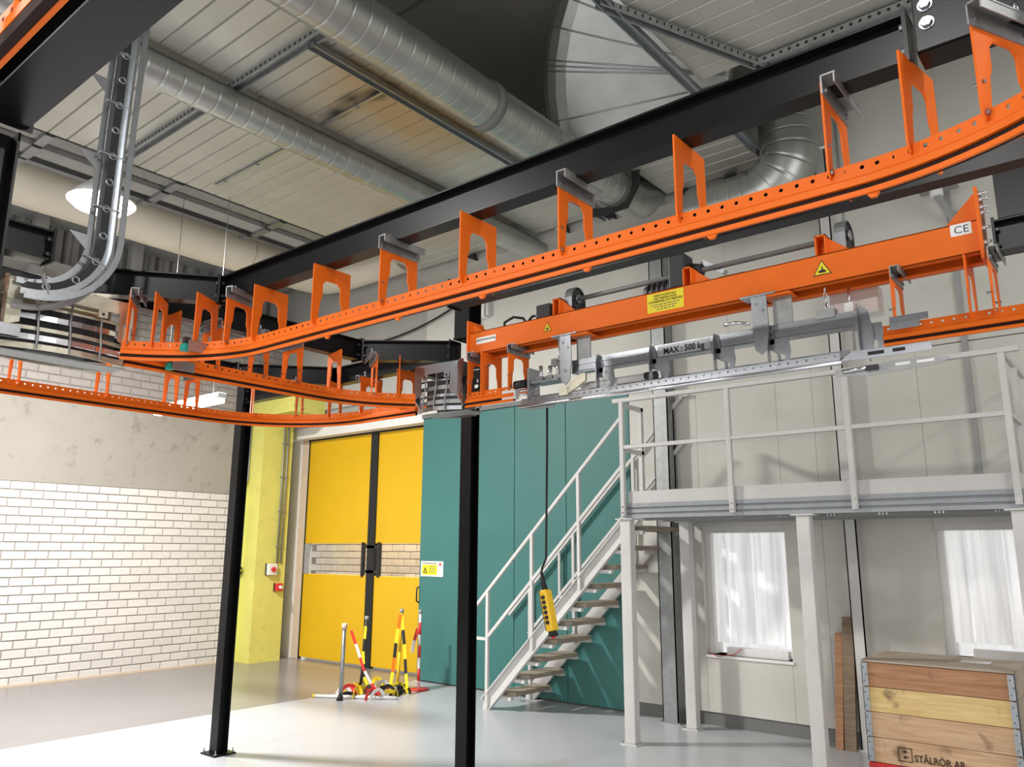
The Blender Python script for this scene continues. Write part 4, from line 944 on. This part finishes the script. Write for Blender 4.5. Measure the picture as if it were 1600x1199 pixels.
MB().bar(A+Vector((-0.024, -0.001, -0.004)), B+Vector((-0.024, -0.001, 0.004)), 0.077, 0.004, up=(1, 0, 0)).build('case_joint', 'ink_grey', pc)
MB().tube([B+Vector((0.002, 0, 0)), B+d*0.03], [0.03, 0.034], 10).build('bottom_guard', 'rubber', pc)
MB().tube([B+d*0.03, B+d*0.045], 0.016, 10).build('stop_button', 'red', pc)

# ------------------------------------------------------------------ roof sheets, struts, ducts
def roof_field(label, x0, x1, y0, y1, z=6.0, step=0.185):
    t = thing('roof_panel', label, 'ceiling panel', ((x0+x1)/2, (y0+y1)/2, z), 'ribbed ceiling panels')
    n = int((y1-y0)/step); m = MB(); w = x1-x0
    m.add([(-w/2, 0, 0), (w/2, 0, 0), (w/2, 0.010, -0.016), (-w/2, 0.010, -0.016), (w/2, step-0.012, -0.016), (-w/2, step-0.012, -0.016), (w/2, step-0.002, 0), (-w/2, step-0.002, 0)],
          [(0, 1, 2, 3), (3, 2, 4, 5), (5, 4, 6, 7), (1, 0, 7, 6)])
    me = m.mesh('sheet_strip', 'ceiling_sheet')
    for k in range(n): inst('sheet_strip', me, ((x0+x1)/2, y0+k*step, z), 0, t)
    MB().box((x0, y0, z+0.001), (x1, y0+n*step, z+0.08)).build('backing', 'grey_mid', t)
    return t
roof_field('ribbed ceiling panel left of the slimmer round duct', -8.30, -6.32, 1.2, 8.0)
roof_field('rust stained ribbed ceiling panel between the two round ducts', -6.02, -4.62, 1.2, 8.0)
roof_field('ribbed ceiling panel right of the big silver bend', -2.75, -0.6, 1.2, 6.05)
roof_field('ribbed ceiling panel at the far right', -0.45, 2.2, 1.2, 6.05)
roof_field('ribbed ceiling panel beside the back wall behind the big bend', -4.1, -2.9, 6.4, 8.0)
def strut(label, p, q, w=0.10, h=0.06, holes=True, name='roof_strut', mt='galv_dull'):
    p = Vector(p); q = Vector(q); t = thing(name, label, 'strut', (p+q)/2, 'roof struts')
    d = (q-p).normalized(); sd = d.cross(Vector((0, 0, 1))).normalized()
    MB().sweep([(-w/2, -h/2), (-w/2+0.012, -h/2), (-w/2+0.012, h/2-0.008), (w/2-0.012, h/2-0.008), (w/2-0.012, -h/2), (w/2, -h/2), (w/2, h/2), (-w/2, h/2)], [p, q]).build('channel', mt, t)
    if holes:
        L = (q-p).length; n = int(L/0.07)
        for sgn in (1, -1):
            m = MB()
            for k in range(n):
                c = p+d*(0.035+k*0.07)+sd*sgn*(w/2); m.box(c-Vector((0.012, 0.002, 0.012))-sd*0.0, c+Vector((0.012, 0.002, 0.012)))
            m.build('slot_row', 'rubber', t)
    return t
strut('slotted channel crossing under the ceiling panels toward the big duct', (-8.5, 3.40, 5.96), (-4.35, 3.42, 5.96))
strut('pale double channel running beside the big round duct', (-4.98, 3.44, 5.93), (-4.98, 8.0, 5.93), 0.09, 0.05, False, mt='galv')
strut('pale double channel crossing in front of the big silver bend', (-2.82, 1.5, 5.93), (-2.82, 7.4, 5.93), 0.09, 0.05, False, mt='galv')
strut('slotted channel right of the big silver bend', (-2.86, 4.5, 5.93), (-2.1, 6.3, 5.93), 0.08)
strut('slotted cable tray at the top right above the black beam', (-2.25, 6.04, 5.93), (1.5, 6.04, 5.93), 0.16)
def spiral_duct(label, pts, r, pitch, name='round_duct', mt='duct', seg=28):
    t = thing(name, label, 'duct', pts[0], 'round spiral ducts')
    P = [Vector(p) for p in pts]; L = plen(P); n = int(L/pitch); Q = []; R = []
    for k in range(n+1):
        s = k*L/n
        for ds, dr2 in ((-0.02, 0), (-0.007, 0), (0.0, -0.004), (0.007, 0), (0.02, 0)):
            q, d = at_len(P, min(max(s+ds, 0), L)); 
            if Q and (q-Q[-1]).length < 1e-5: continue
            Q.append(q); R.append(r+dr2)
    MB().tube(Q, R, seg).build('duct_shell', mt, t)
    return t
def bend(c, r, u, v, n=10):
    c = Vector(c); u = Vector(u); v = Vector(v); return [c+u*(r*math.cos(PI/2*i/n))+v*(r*math.sin(PI/2*i/n)) for i in range(n+1)]
spiral_duct('slimmer round spiral duct under the left ceiling panels', [(-6.17, 0.5, 5.83), (-6.17, 8.1, 5.83)], 0.155, 0.16)
spiral_duct('big round spiral duct beside the rust stained panel', [(-4.34, 0.8, 5.82), (-4.34, 7.4, 5.82)]+[tuple(p) for p in bend((-4.34+0.0, 7.4, 6.32), 0.5, (0, 0, -1), (0, 1, 0))], 0.215, 0.15)
spiral_duct('wide spiral duct bending near the back wall right of the big bend', [(-3.7, 7.75, 5.55), (-3.1, 7.75, 5.55)]+[tuple(p) for p in bend((-3.05, 7.75, 6.0), 0.45, (0, 0, -1), (1, 0, 0))]+[(-2.6, 7.75, 6.9)], 0.30, 0.13)
for k, (y, lab) in enumerate(((4.85, 'black sleeve joint on the big round duct'),)):
    tag(MB().tube([(-4.34, y, 5.82), (-4.34, y+0.10, 5.82)], 0.228, 24).build('duct_sleeve', 'grey_dark'), lab, 'duct sleeve')
# big segmented sheet metal bend: rounded-rectangle section turned about a point on its right
bb = thing('duct_bend', 'large silver segmented duct bend at the ceiling centre', 'duct', (-3.2, 4.7, 5.6))
def bend_ring(ang, rin, rout, th, c, eu, ev, en, grow=0.0):
    d = eu*math.cos(ang)+ev*math.sin(ang); pts = []; cr = 0.30
    a0, a1, b = rin-grow, rout+grow, th/2+grow
    for cx, cyv, t0 in ((a1-cr, b-cr, 0), (a0+0.05, b-0.05, PI/2), (a0+0.05, -b+0.05, PI), (a1-cr, -b+cr, 1.5*PI)):
        q = cr if cx > (a0+a1)/2 else 0.05
        for i in range(5):
            t = t0+PI/2*i/4; pts.append(c+d*(cx+q*math.cos(t))+en*(cyv+q*math.sin(t)))
    return pts
bc = Vector((-2.483, 6.786, 6.327)); eu = Vector((-0.8924, -0.4256, 0.1502)); ev = Vector((-0.3440, 0.4261, -0.8367)); en = Vector((0.2921, -0.7983, -0.5267)); bc -= en*0.42
RI, RO, TH = 0.30, 2.224, 0.84
angs = [-0.50, -0.36, -0.22, -0.07, -0.02, 0.10, 0.22, 0.32, 0.44]
mb = MB(); rings = [bend_ring(a, RI, RO, TH, bc, eu, ev, en) for a in angs]; n = len(rings[0])
mb.add([v for r in rings for v in r], [(i*n+j, i*n+(j+1) % n, (i+1)*n+(j+1) % n, (i+1)*n+j) for i in range(len(rings)-1) for j in range(n)], False)
mb.f += [tuple(range(n-1, -1, -1)), tuple(range((len(rings)-1)*n, len(rings)*n))]; mb.sm += [False, False]
mb.build('segments', 'duct', bb)
for a in (-0.36, -0.22, -0.07, -0.045, -0.02, 0.22):
    r = bend_ring(a, RI, RO, TH, bc, eu, ev, en, 0.004)
    MB().tube(r+[r[0]], 0.009, 6, caps=False).build('seam', 'galv', bb)
# edge clamps hanging at the far end of the panels
for k, x in enumerate((-7.3, -6.6, -5.7, -5.0, -4.0, -3.4)):
    c = thing('edge_clamp', ('leftmost dark hook clamp at the back edge of the ceiling panels', 'second dark hook clamp from the left at the roof edge', 'third dark hook clamp from the left at the roof edge', 'third dark hook clamp from the right at the roof edge', 'second dark hook clamp from the right at the roof edge', 'rightmost dark hook clamp at the roof edge near the spiral bend')[k], 'clamp', (x, 7.9, 5.9), 'dark hook clamps under the roof edge')
    MB().prism([(0, 0), (0.16, 0.02), (0.2, -0.1), (0.12, -0.06)], (x, 7.85, 5.96), (1, 0, 0), (0, 0, 1), (0, 0.04, 0)).build('hook', 'rubber', c)
    MB().box((x, 7.85, 5.955), (x+0.03, 7.95, 5.985)).build('pad', 'grey_dark', c)
tag(MB().sweep([(-0.05, -0.004), (0.05, -0.004), (0.05, 0.004), (-0.05, 0.004)], [(-4.62, 7.0, 5.58), (-4.45, 7.05, 5.57), (-4.2, 7.1, 5.6), (-4.07, 7.1, 5.8), (-4.07, 7.1, 5.97)], up=(0, 1, 0)).build('duct_strap', 'rubber'), 'black strap around the big round duct near the back wall', 'strap')
# thin joint strips on the panels
for x0, x1, y, lab in ((-6.0, -4.95, 4.30, 'scorched bright joint strip across the stained ceiling panel'), (-8.02, -6.42, 4.36, 'thin bright conduit across the left ceiling panel')):
    c = thing('joint_strip', lab, 'strip', (x0, y, 5.97))
    MB().box((x0, y, 5.963), (x1, y+0.03, 5.981)).build('strip', 'galv', c)
    for a in (0.1, 0.5, 0.9): MB().box((x0+a*(x1-x0), y-0.012, 5.96), (x0+a*(x1-x0)+0.04, y+0.042, 5.966)).build('clip', 'grey_dark', c)

# ------------------------------------------------------------------ pipe, cable trays, lamps on the left
bp = thing('insulated_pipe', 'thick beige insulated pipe high along the brick wall', 'pipe', (-11.0, 5, 6.5))
zc = 6.52
MB().tube([(-11.0, -1.0, zc), (-11.0, 7.7, zc), (-10.95, 7.95, zc), (-10.8, 8.1, zc), (-10.5, 8.16, zc), (-8.9, 8.16, zc)], 0.315, 24).build('pipe', 'beige_pipe', bp)
for y in (1.8, 4.2, 6.6): MB().tube([(-11.0, y, zc), (-11.0, y+0.02, zc)], 0.319, 24).build('band', 'sand', bp)
MB().tube([(-10.88, -1.0, zc+0.30), (-10.88, 8.0, zc+0.30)], 0.03, 8).build('side_pipe', 'sand', bp)
for k, (x, z, w, mt_, lab) in enumerate(((-9.13, 6.32, 0.22, 'galv_dull', 'upper cable tray beyond the left ceiling panel'), (-9.5, 6.30, 0.26, 'grey_mid', 'lower cable tray beside the beige pipe'), (-9.9, 6.33, 0.10, 'galv', 'narrow wiring duct next to the beige pipe'))):
    t = thing('cable_tray', lab, 'cable tray', (x, 4, z))
    MB().box((x-w/2, -1, z), (x+w/2, 7.6, z+0.006)).build('bed', mt_, t)
    for s in (-1, 1): MB().box((x+s*w/2-0.004, -1, z), (x+s*w/2+0.004, 7.6, z+0.06)).build('side', mt_, t)
    for j in range(5):
        y = 1.4+j*1.5
        MB().box((x-0.02, y, z+0.05), (x+0.02, y+0.04, ZC-0.02)).build('drop_rod', 'grey_dark', t)
        MB().box((x-w/2-0.05, y-0.03, z-0.04), (x+w/2+0.05, y+0.07, z)).build('cradle', 'galv', t)
    if k < 2:
        for j in range(3): MB().tube([(x-0.06+j*0.06, -1, z+0.02), (x-0.06+j*0.06, 7.6, z+0.02)], 0.014, 6).build('cable', 'rubber' if j != 1 else 'grey_mid', t)
def highbay(label, x, y, z, power, glow='lamp_glow', col=(1, 0.98, 0.955)):
    t = thing('high_bay_lamp', label, 'lamp', (x, y, z), 'high bay lamps')
    MB().tube([(x, y, z+0.30), (x, y, z+0.24), (x, y, z+0.12), (x, y, z)], [0.09, 0.14, 0.26, 0.36], 20).build('shade', 'lamp_shade', t)
    MB().tube([(x, y, z-0.004), (x, y, z-0.05)], [0.345, 0.30], 20).build('diffuser', glow, t)
    MB().tube([(x, y, z+0.3), (x, y, min(ZC-0.02, z+1.8))], 0.012, 8).build('stem', 'grey_dark', t)
    d = bpy.data.lights.new('lamp_light', 'AREA'); d.shape = 'DISK'; d.size = 0.5; d.energy = power; d.color = col
    o = bpy.data.objects.new('lamp_light', d); COL.objects.link(o); o.location = (x, y, z-0.07)
    return t
highbay('bright high bay lamp hanging behind the upright silver track', -8.88, 3.50, 5.68, 690)
highbay('high bay lamp in the hall left of the camera', -6.4, -2.6, 5.9, 260)
highbay('high bay lamp in the hall behind the camera', -1.0, -2.6, 5.9, 200)
highbay('high bay lamp in the hall right of the camera', 3.4, 3.0, 5.9, 120)
tl = thing('batten_lamp', 'bright white batten lamp hanging on wires before the brick wall', 'lamp', (-8.74, 4.66, 3.5))
bevel(MB().box((-9.48, 4.60, 3.50), (-8.0, 4.72, 3.57)).build('housing', 'lamp_shade', tl), 0.02, 3)
bevel(MB().box((-9.46, 4.605, 3.455), (-8.02, 4.715, 3.50)).build('diffuser', 'lamp_glow', tl), 0.02, 3)
for x in (-9.3, -8.2): MB().tube([(x, 4.66, 3.57), (x, 4.66, 6.3)], 0.004, 5).build('wire', 'galv_dull', tl)
area('batten_light', (-8.74, 4.66, 3.43), (-8.74, 4.66, 0), 1.4, 0.12, 60, (1, 0.98, 0.95))
# cable hanging in an arc before the back wall, small white box, camera bracket
tag(MB().tube([(-10.3+0.21*i, 8.44, 5.25+0.35*(i/12)**2-0.05*math.sin(PI*i/12)) for i in range(13)], 0.016, 6).build('sagging_cable', 'rubber'), 'black cable sagging across the upper back wall', 'cable')
wb2 = thing('junction_box', 'small white junction box high on the back wall above the lift', 'junction box', (-7.5, YB, 5.3))
bevel(MB().box((-7.63, YB-0.12, 5.22), (-7.42, YB-0.001, 5.46)).build('housing', 'white_paint', wb2), 0.015)
bevel(MB().box((-7.40, YB-0.10, 5.24), (-7.35, YB-0.001, 5.48)).build('lid', 'grey_paint', wb2), 0.01)
MB().tube([(-7.55, YB-0.05, 5.22), (-7.55, YB-0.05, 4.9)], 0.01, 6).build('cable', 'grey_mid', wb2)
cb = thing('wall_bracket', 'grey wall arm with square plate above the right end of the lift beam', 'bracket', (-1.35, YB, 5.1))
bevel(MB().box((-1.52, YB-0.42, 5.36), (-1.18, YB-0.14, 5.385)).build('square_plate', 'grey_mid', cb), 0.004)
MB().tube([(-1.36, YB-0.28, 5.36), (-1.36, YB-0.28, 5.27)], 0.06, 14).build('collar', 'white_paint', cb)
MB().bar((-1.36, YB-0.28, 5.28), (-1.24, YB-0.05, 5.02), 0.05, 0.05).build('arm', 'grey_mid', cb)
MB().box((-1.30, YB-0.06, 4.9), (-1.18, YB-0.002, 5.15)).build('foot', 'grey_mid', cb)

# ------------------------------------------------------------------ pallet box
CX0, CX1, CY0, CY1 = -2.18, -1.07, 7.36, 8.12
cr = thing('pallet_box', 'wooden pallet collar box with metal hinges under the right window', 'crate', ((CX0+CX1)/2, (CY0+CY1)/2, 0))
zs = [0.155, 0.352, 0.549, 0.746, 0.943]
for k, mt_ in enumerate(('wood_tan', 'wood_tan', 'wood_pale', 'wood_red')):
    z0, z1 = zs[k]+0.002, zs[k+1]-0.002; dy = random.uniform(-0.002, 0.002)
    fb = bevel(MB().box((CX0+0.02, CY0+dy, z0), (CX1-0.02, CY0+0.02+dy, z1)).build('front_board', mt_, cr), 0.003)
    bevel(MB().box((CX0+0.02, CY1-0.02, z0), (CX1-0.02, CY1, z1)).build('back_board', mt_, cr), 0.003)
    bevel(MB().box((CX0, CY0+0.02, z0), (CX0+0.02, CY1-0.02, z1)).build('side_board', 'wood_grey', cr), 0.003)
    bevel(MB().box((CX1-0.02, CY0+0.02, z0), (CX1, CY1-0.02, z1)).build('side_board', 'wood_grey', cr), 0.003)
    for x0, x1 in ((CX0-0.004, CX0+0.045), (CX1-0.045, CX1+0.004)):
        hg = MB().box((x0, CY0-0.006, z0+0.004), (x1, CY0-0.001, z1-0.004)).box((x0 if x0 < -2 else x1-0.005, CY0-0.006, z0+0.004), (x0+0.005 if x0 < -2 else x1, CY0+0.05, z1-0.004)).build('hinge', 'galv', cr)
        m = MB()
        for j in range(3): hexbolt(m, ((x0+x1)/2+(0.01 if j % 2 else -0.008), CY0-0.006, z0+0.04+j*0.055), (0, -1, 0), 0.007, 0.004)
        m.build('rivet', 'grey_dark', hg)
    if k == 0:
        text('STÅLRÖR AB', 0.075, (-1.83, CY0-0.004, 0.205), (1, 0, 0), (0, 0, 1), 'ink_brown', fb, 'branding', fit=0.36, bold=0.0012)
        m = MB(); X, Z, S, T = -1.95, 0.195, 0.105, 0.005; yq = CY0-0.004
        for a, b, c, e in ((0, 0, S, T), (0, S-T, S, S), (0, 0, T, S), (S-T, 0, S, S)): m.box((X+a, yq, Z+b), (X+c, yq+0.003, Z+e))
        for z in (0.032, 0.075):
            m.tube([(X+0.05, yq+0.003, Z+z), (X+0.05, yq, Z+z)], 0.011, 10); m.box((X+0.05, yq, Z+z-0.003), (X+0.075, yq+0.003, Z+z+0.003))
        m.build('brand_mark', 'ink_brown', fb)
bevel(MB().box((CX0-0.005, CY0-0.01, 0.945), (CX1+0.005, CY1+0.005, 0.962)).build('lid', 'wood_grey', cr), 0.003)
for y in (CY0, (CY0+CY1)/2-0.05, CY1-0.1):
    MB().box((CX0, y, 0.105), (CX1, y+0.1, 0.125)).build('pallet_slat', 'wood_grey', cr)
    for x in (CX0, (CX0+CX1)/2-0.05, CX1-0.1): MB().box((x, y, 0.02), (x+0.1, y+0.1, 0.105)).build('pallet_block', 'wood_dark', cr)
    MB().box((CX0, y, 0.0), (CX1, y+0.1, 0.02)).build('runner', 'wood_dark', cr)
MB().box((CX0, CY0-0.006, 0.125), (CX1, CY1, 0.153)).build('red_frame', 'red', cr)
MB().box((CX0-0.0, CY0-0.012, 0.02), (CX0+0.12, CY0-0.002, 0.15)).build('red_corner', 'red', cr)
tag(bevel(MB().box((-1.5, 7.7, 0.963), (-1.28, 7.85, 0.967)).build('paper_sheet', 'label_white'), 0.001), 'white sheet of paper lying on the pallet box lid', 'paper')
# planks leaning at the wall
for k, (x, w, h, lean, mt_, lab) in enumerate(((-2.725, 0.075, 1.06, 0.16, 'wood_red', 'shorter reddish plank leaning between window and pallet box'), (-2.625, 0.11, 1.22, 0.14, 'wood_dark', 'taller dark stained plank leaning beside the reddish plank'))):
    p = MB(); yb = 8.30+0.01*k; yt = yb+lean-0.02
    p.add([(x-w/2, yb, 0), (x+w/2, yb, 0), (x+w/2, yb+0.035, 0), (x-w/2, yb+0.035, 0), (x-w/2+0.03, yt, h), (x+w/2+0.03, yt, h), (x+w/2+0.03, yt+0.035, h), (x-w/2+0.03, yt+0.035, h)],
          [(0, 3, 2, 1), (4, 5, 6, 7), (0, 1, 5, 4), (1, 2, 6, 5), (2, 3, 7, 6), (3, 0, 4, 7)])
    o = p.build('wooden_plank', mt_, loc=(x, yb, 0)); bevel(o, 0.003); tag(o, lab, 'plank')

# ------------------------------------------------------------------ sign on the teal wall
sg = thing('warning_sign', 'white and yellow notice plate on the teal wall beside the yellow door', 'sign', (-8.47, YB, 1.48))
bevel(MB().box((-8.70, YB-0.008, 1.475), (-8.24, YB-0.001, 1.695)).build('plate', 'label_white', sg), 0.003)
MB().box((-8.67, YB-0.010, 1.50), (-8.36, YB-0.008, 1.645)).build('yellow_field', 'label_yellow', sg)
t = MB().prism([(-0.045, 0), (0.045, 0), (0.0, 0.09)], (-8.605, YB-0.010, 1.525), (1, 0, 0), (0, 0, 1), (0, -0.001, 0)).build('pictogram', 'ink', sg)
MB().prism([(-0.02, 0.012), (0.02, 0.012), (0.0, 0.05)], (-8.605, YB-0.011, 1.525), (1, 0, 0), (0, 0, 1), (0, -0.001, 0)).build('pictogram_field', 'label_yellow', t)
m = MB()
for k in range(4): m.box((-8.53, YB-0.0112, 1.617-k*0.027), (-8.40+0.01*(k % 2), YB-0.010, 1.626-k*0.027))
m.build('text_lines', 'ink_grey', sg)
m = MB(); x = -8.67
while x < -8.38: 
    l = random.uniform(0.015, 0.035); m.box((x, YB-0.0095, 1.655), (x+l, YB-0.008, 1.675)); x += l+0.008
m.build('header_line', 'ink_grey', sg)
MB().box((-8.32, YB-0.0095, 1.63), (-8.28, YB-0.008, 1.67)).build('red_mark', 'red_tape', sg)

# ------------------------------------------------------------------ barrier posts and tape before the yellow door
def ribbon(name, pts, w, cols, label, group=None, up=(0, 0, 1), seg=0.16):
    """twisted plastic tape; alternating coloured bands are parts"""
    P = [Vector(p) for p in pts]; L = plen(P); n = max(2, int(L/seg)); t = thing(name, label, 'barrier tape', P[0], group)
    for k in range(n):
        Q = [at_len(P, L*(k+j/4)/n)[0] for j in range(5)]; m = MB()
        m.sweep([(-w/2, -0.0015), (w/2, -0.0015), (w/2, 0.0015), (-w/2, 0.0015)], Q, up=up); m.build('band', cols[k % len(cols)], t)
    return t
b0 = thing('barrier_post', 'silver barrier post with black foot in front of the yellow door', 'barrier post', (-8.36, 6.82, 0))
MB().tube([(-8.36, 6.82, 0.03), (-8.36, 6.83, 0.88)], 0.026, 12).build('pole', 'galv', b0)
MB().tube([(-8.355, 6.80, 0.0), (-8.36, 6.82, 0.06)], [0.045, 0.03], 10).build('foot', 'rubber', b0)
MB().tube([(-8.36, 6.83, 0.86), (-8.36, 6.83, 0.93)], 0.035, 12).build('cap', 'sand', b0)
for x, y, h, lx, mt_, lab in ((-8.62, 7.35, 0.93, 0.05, 'black_plastic', 'thin black barrier post left of the door seal'), (-8.30, 7.72, 1.02, 0.03, 'pendant_yellow', 'orange and yellow barrier post before the black door seal'), (-8.16, 7.98, 1.0, 0.0, 'white_paint', 'red and white banded barrier post beside the teal wall')):
    b = thing('barrier_post', lab, 'barrier post', (x, y, 0))
    MB().tube([(x, y, 0.012), (x+lx, y, h*0.5)], 0.019, 10).build('lower_pole', mt_, b)
    MB().tube([(x+lx, y, h*0.5), (x+lx*1.6, y, h)], 0.019, 10).build('upper_pole', 'black_plastic' if mt_ == 'black_plastic' else mt_, b)
    MB().tube([(x+lx*1.6, y, h), (x+lx*1.6, y, h+0.05)], 0.026, 10).build('cap', 'grey_mid', b)
    MB().tube([(x, y, 0), (x, y, 0.02)], 0.14, 16).build('base_disc', 'rubber' if mt_ != 'white_paint' else 'red', b)
    if mt_ == 'white_paint':
        for z in (0.12, 0.42, 0.72): MB().tube([(x, y, z), (x, y, z+0.16)], 0.0205, 10).build('red_band', 'red_tape', b)
RW = ['red_tape', 'white_tape']; YK = ['yellow_tape', 'rubber']; G = 'barrier tapes on the posts'
ribbon('barrier_tape', [(-8.30, 6.89, 0.84), (-8.22, 6.95, 0.6), (-8.16, 7.0, 0.38), (-8.10, 7.08, 0.2), (-8.0, 7.15, 0.06)], 0.05, RW, 'red and white tape hanging from the silver barrier post', G, (0, 1, 0))
ribbon('barrier_tape', [(-8.53, 7.33, 0.85), (-8.56, 7.33, 0.5), (-8.52, 7.33, 0.2), (-8.42, 7.33, 0.08)], 0.05, YK, 'yellow and black tape hanging from the thin black post', G, (0, 1, 0))
ribbon('barrier_tape', [(-8.26, 7.7, 1.0), (-8.32, 7.69, 0.6), (-8.36, 7.69, 0.25), (-8.38, 7.67, 0.05)], 0.06, ['orange', 'yellow_tape', 'rubber'], 'orange yellow and black tape on the left of the middle post', G, (0, 1, 0))
ribbon('barrier_tape', [(-8.24, 7.71, 0.98), (-8.15, 7.69, 0.6), (-8.08, 7.66, 0.3), (-8.0, 7.62, 0.08)], 0.055, YK, 'yellow and black tape on the right of the middle post', G, (0, 1, 0))
ribbon('barrier_tape', [(-8.18, 7.96, 0.8), (-8.24, 7.95, 0.62), (-8.27, 7.95, 0.48)], 0.06, RW, 'short red and white tape tied to the banded post', G, (0, 1, 0))
for k in range(34):
    x = -8.72+random.random()*0.80; y = 6.95+random.random()*0.75; a = random.uniform(0, PI); r = random.uniform(0.07, 0.13); hgt = random.uniform(0.05, 0.14)
    pts = [(x+math.cos(a)*r*math.cos(t), y+math.sin(a)*r*math.cos(t), 0.004+hgt*max(0, math.sin(t))) for t in [PI*j/8 for j in range(9)]]
    m = MB(); m.sweep([(-0.024, -0.0015), (0.024, -0.0015), (0.024, 0.0015), (-0.024, 0.0015)], pts, up=(-math.sin(a), math.cos(a), 0.35))
    mt_ = ('yellow_tape', 'rubber', 'red_tape', 'white_tape', 'yellow_tape')[k % 5]
    o = m.build('tape_coil', mt_, loc=(x, y, 0))
    nm = {'yellow_tape': 'yellow', 'rubber': 'black', 'red_tape': 'red', 'white_tape': 'white'}[mt_]
    tag(o, 'loose %s tape loop in the heap between the barrier posts' % nm, 'barrier tape', 'loose %s tape loops on the floor' % nm)
fb = thing('floor_tube', 'white tube lying on the floor below the tape heap', 'tube', (-8.2, 6.9, 0))
MB().tube([(-8.75, 6.72, 0.022), (-7.85, 7.30, 0.022)], 0.02, 10).build('tube', 'white_paint', fb)
MB().tube([(-8.77, 6.707, 0.022), (-8.75, 6.72, 0.022)], 0.024, 10).build('cap', 'yellow_tape', fb)

# tiny joined rows that cannot be picked apart singly
for o in COL.objects:
    if o.parent is not None and o.name.split('.')[0] in ('foot_bolt', 'hanger_bolt', 'hole_row', 'slot_row', 'guide_bolt', 'small_print', 'text_lines', 'header_line', 'clamp_bolt', 'bolt_group', 'rivet', 'bolt', 'anchor_bolt', 'post_bolt', 'brand_mark', 'lettering', 'branding'):
        o['kind'] = 'stuff'
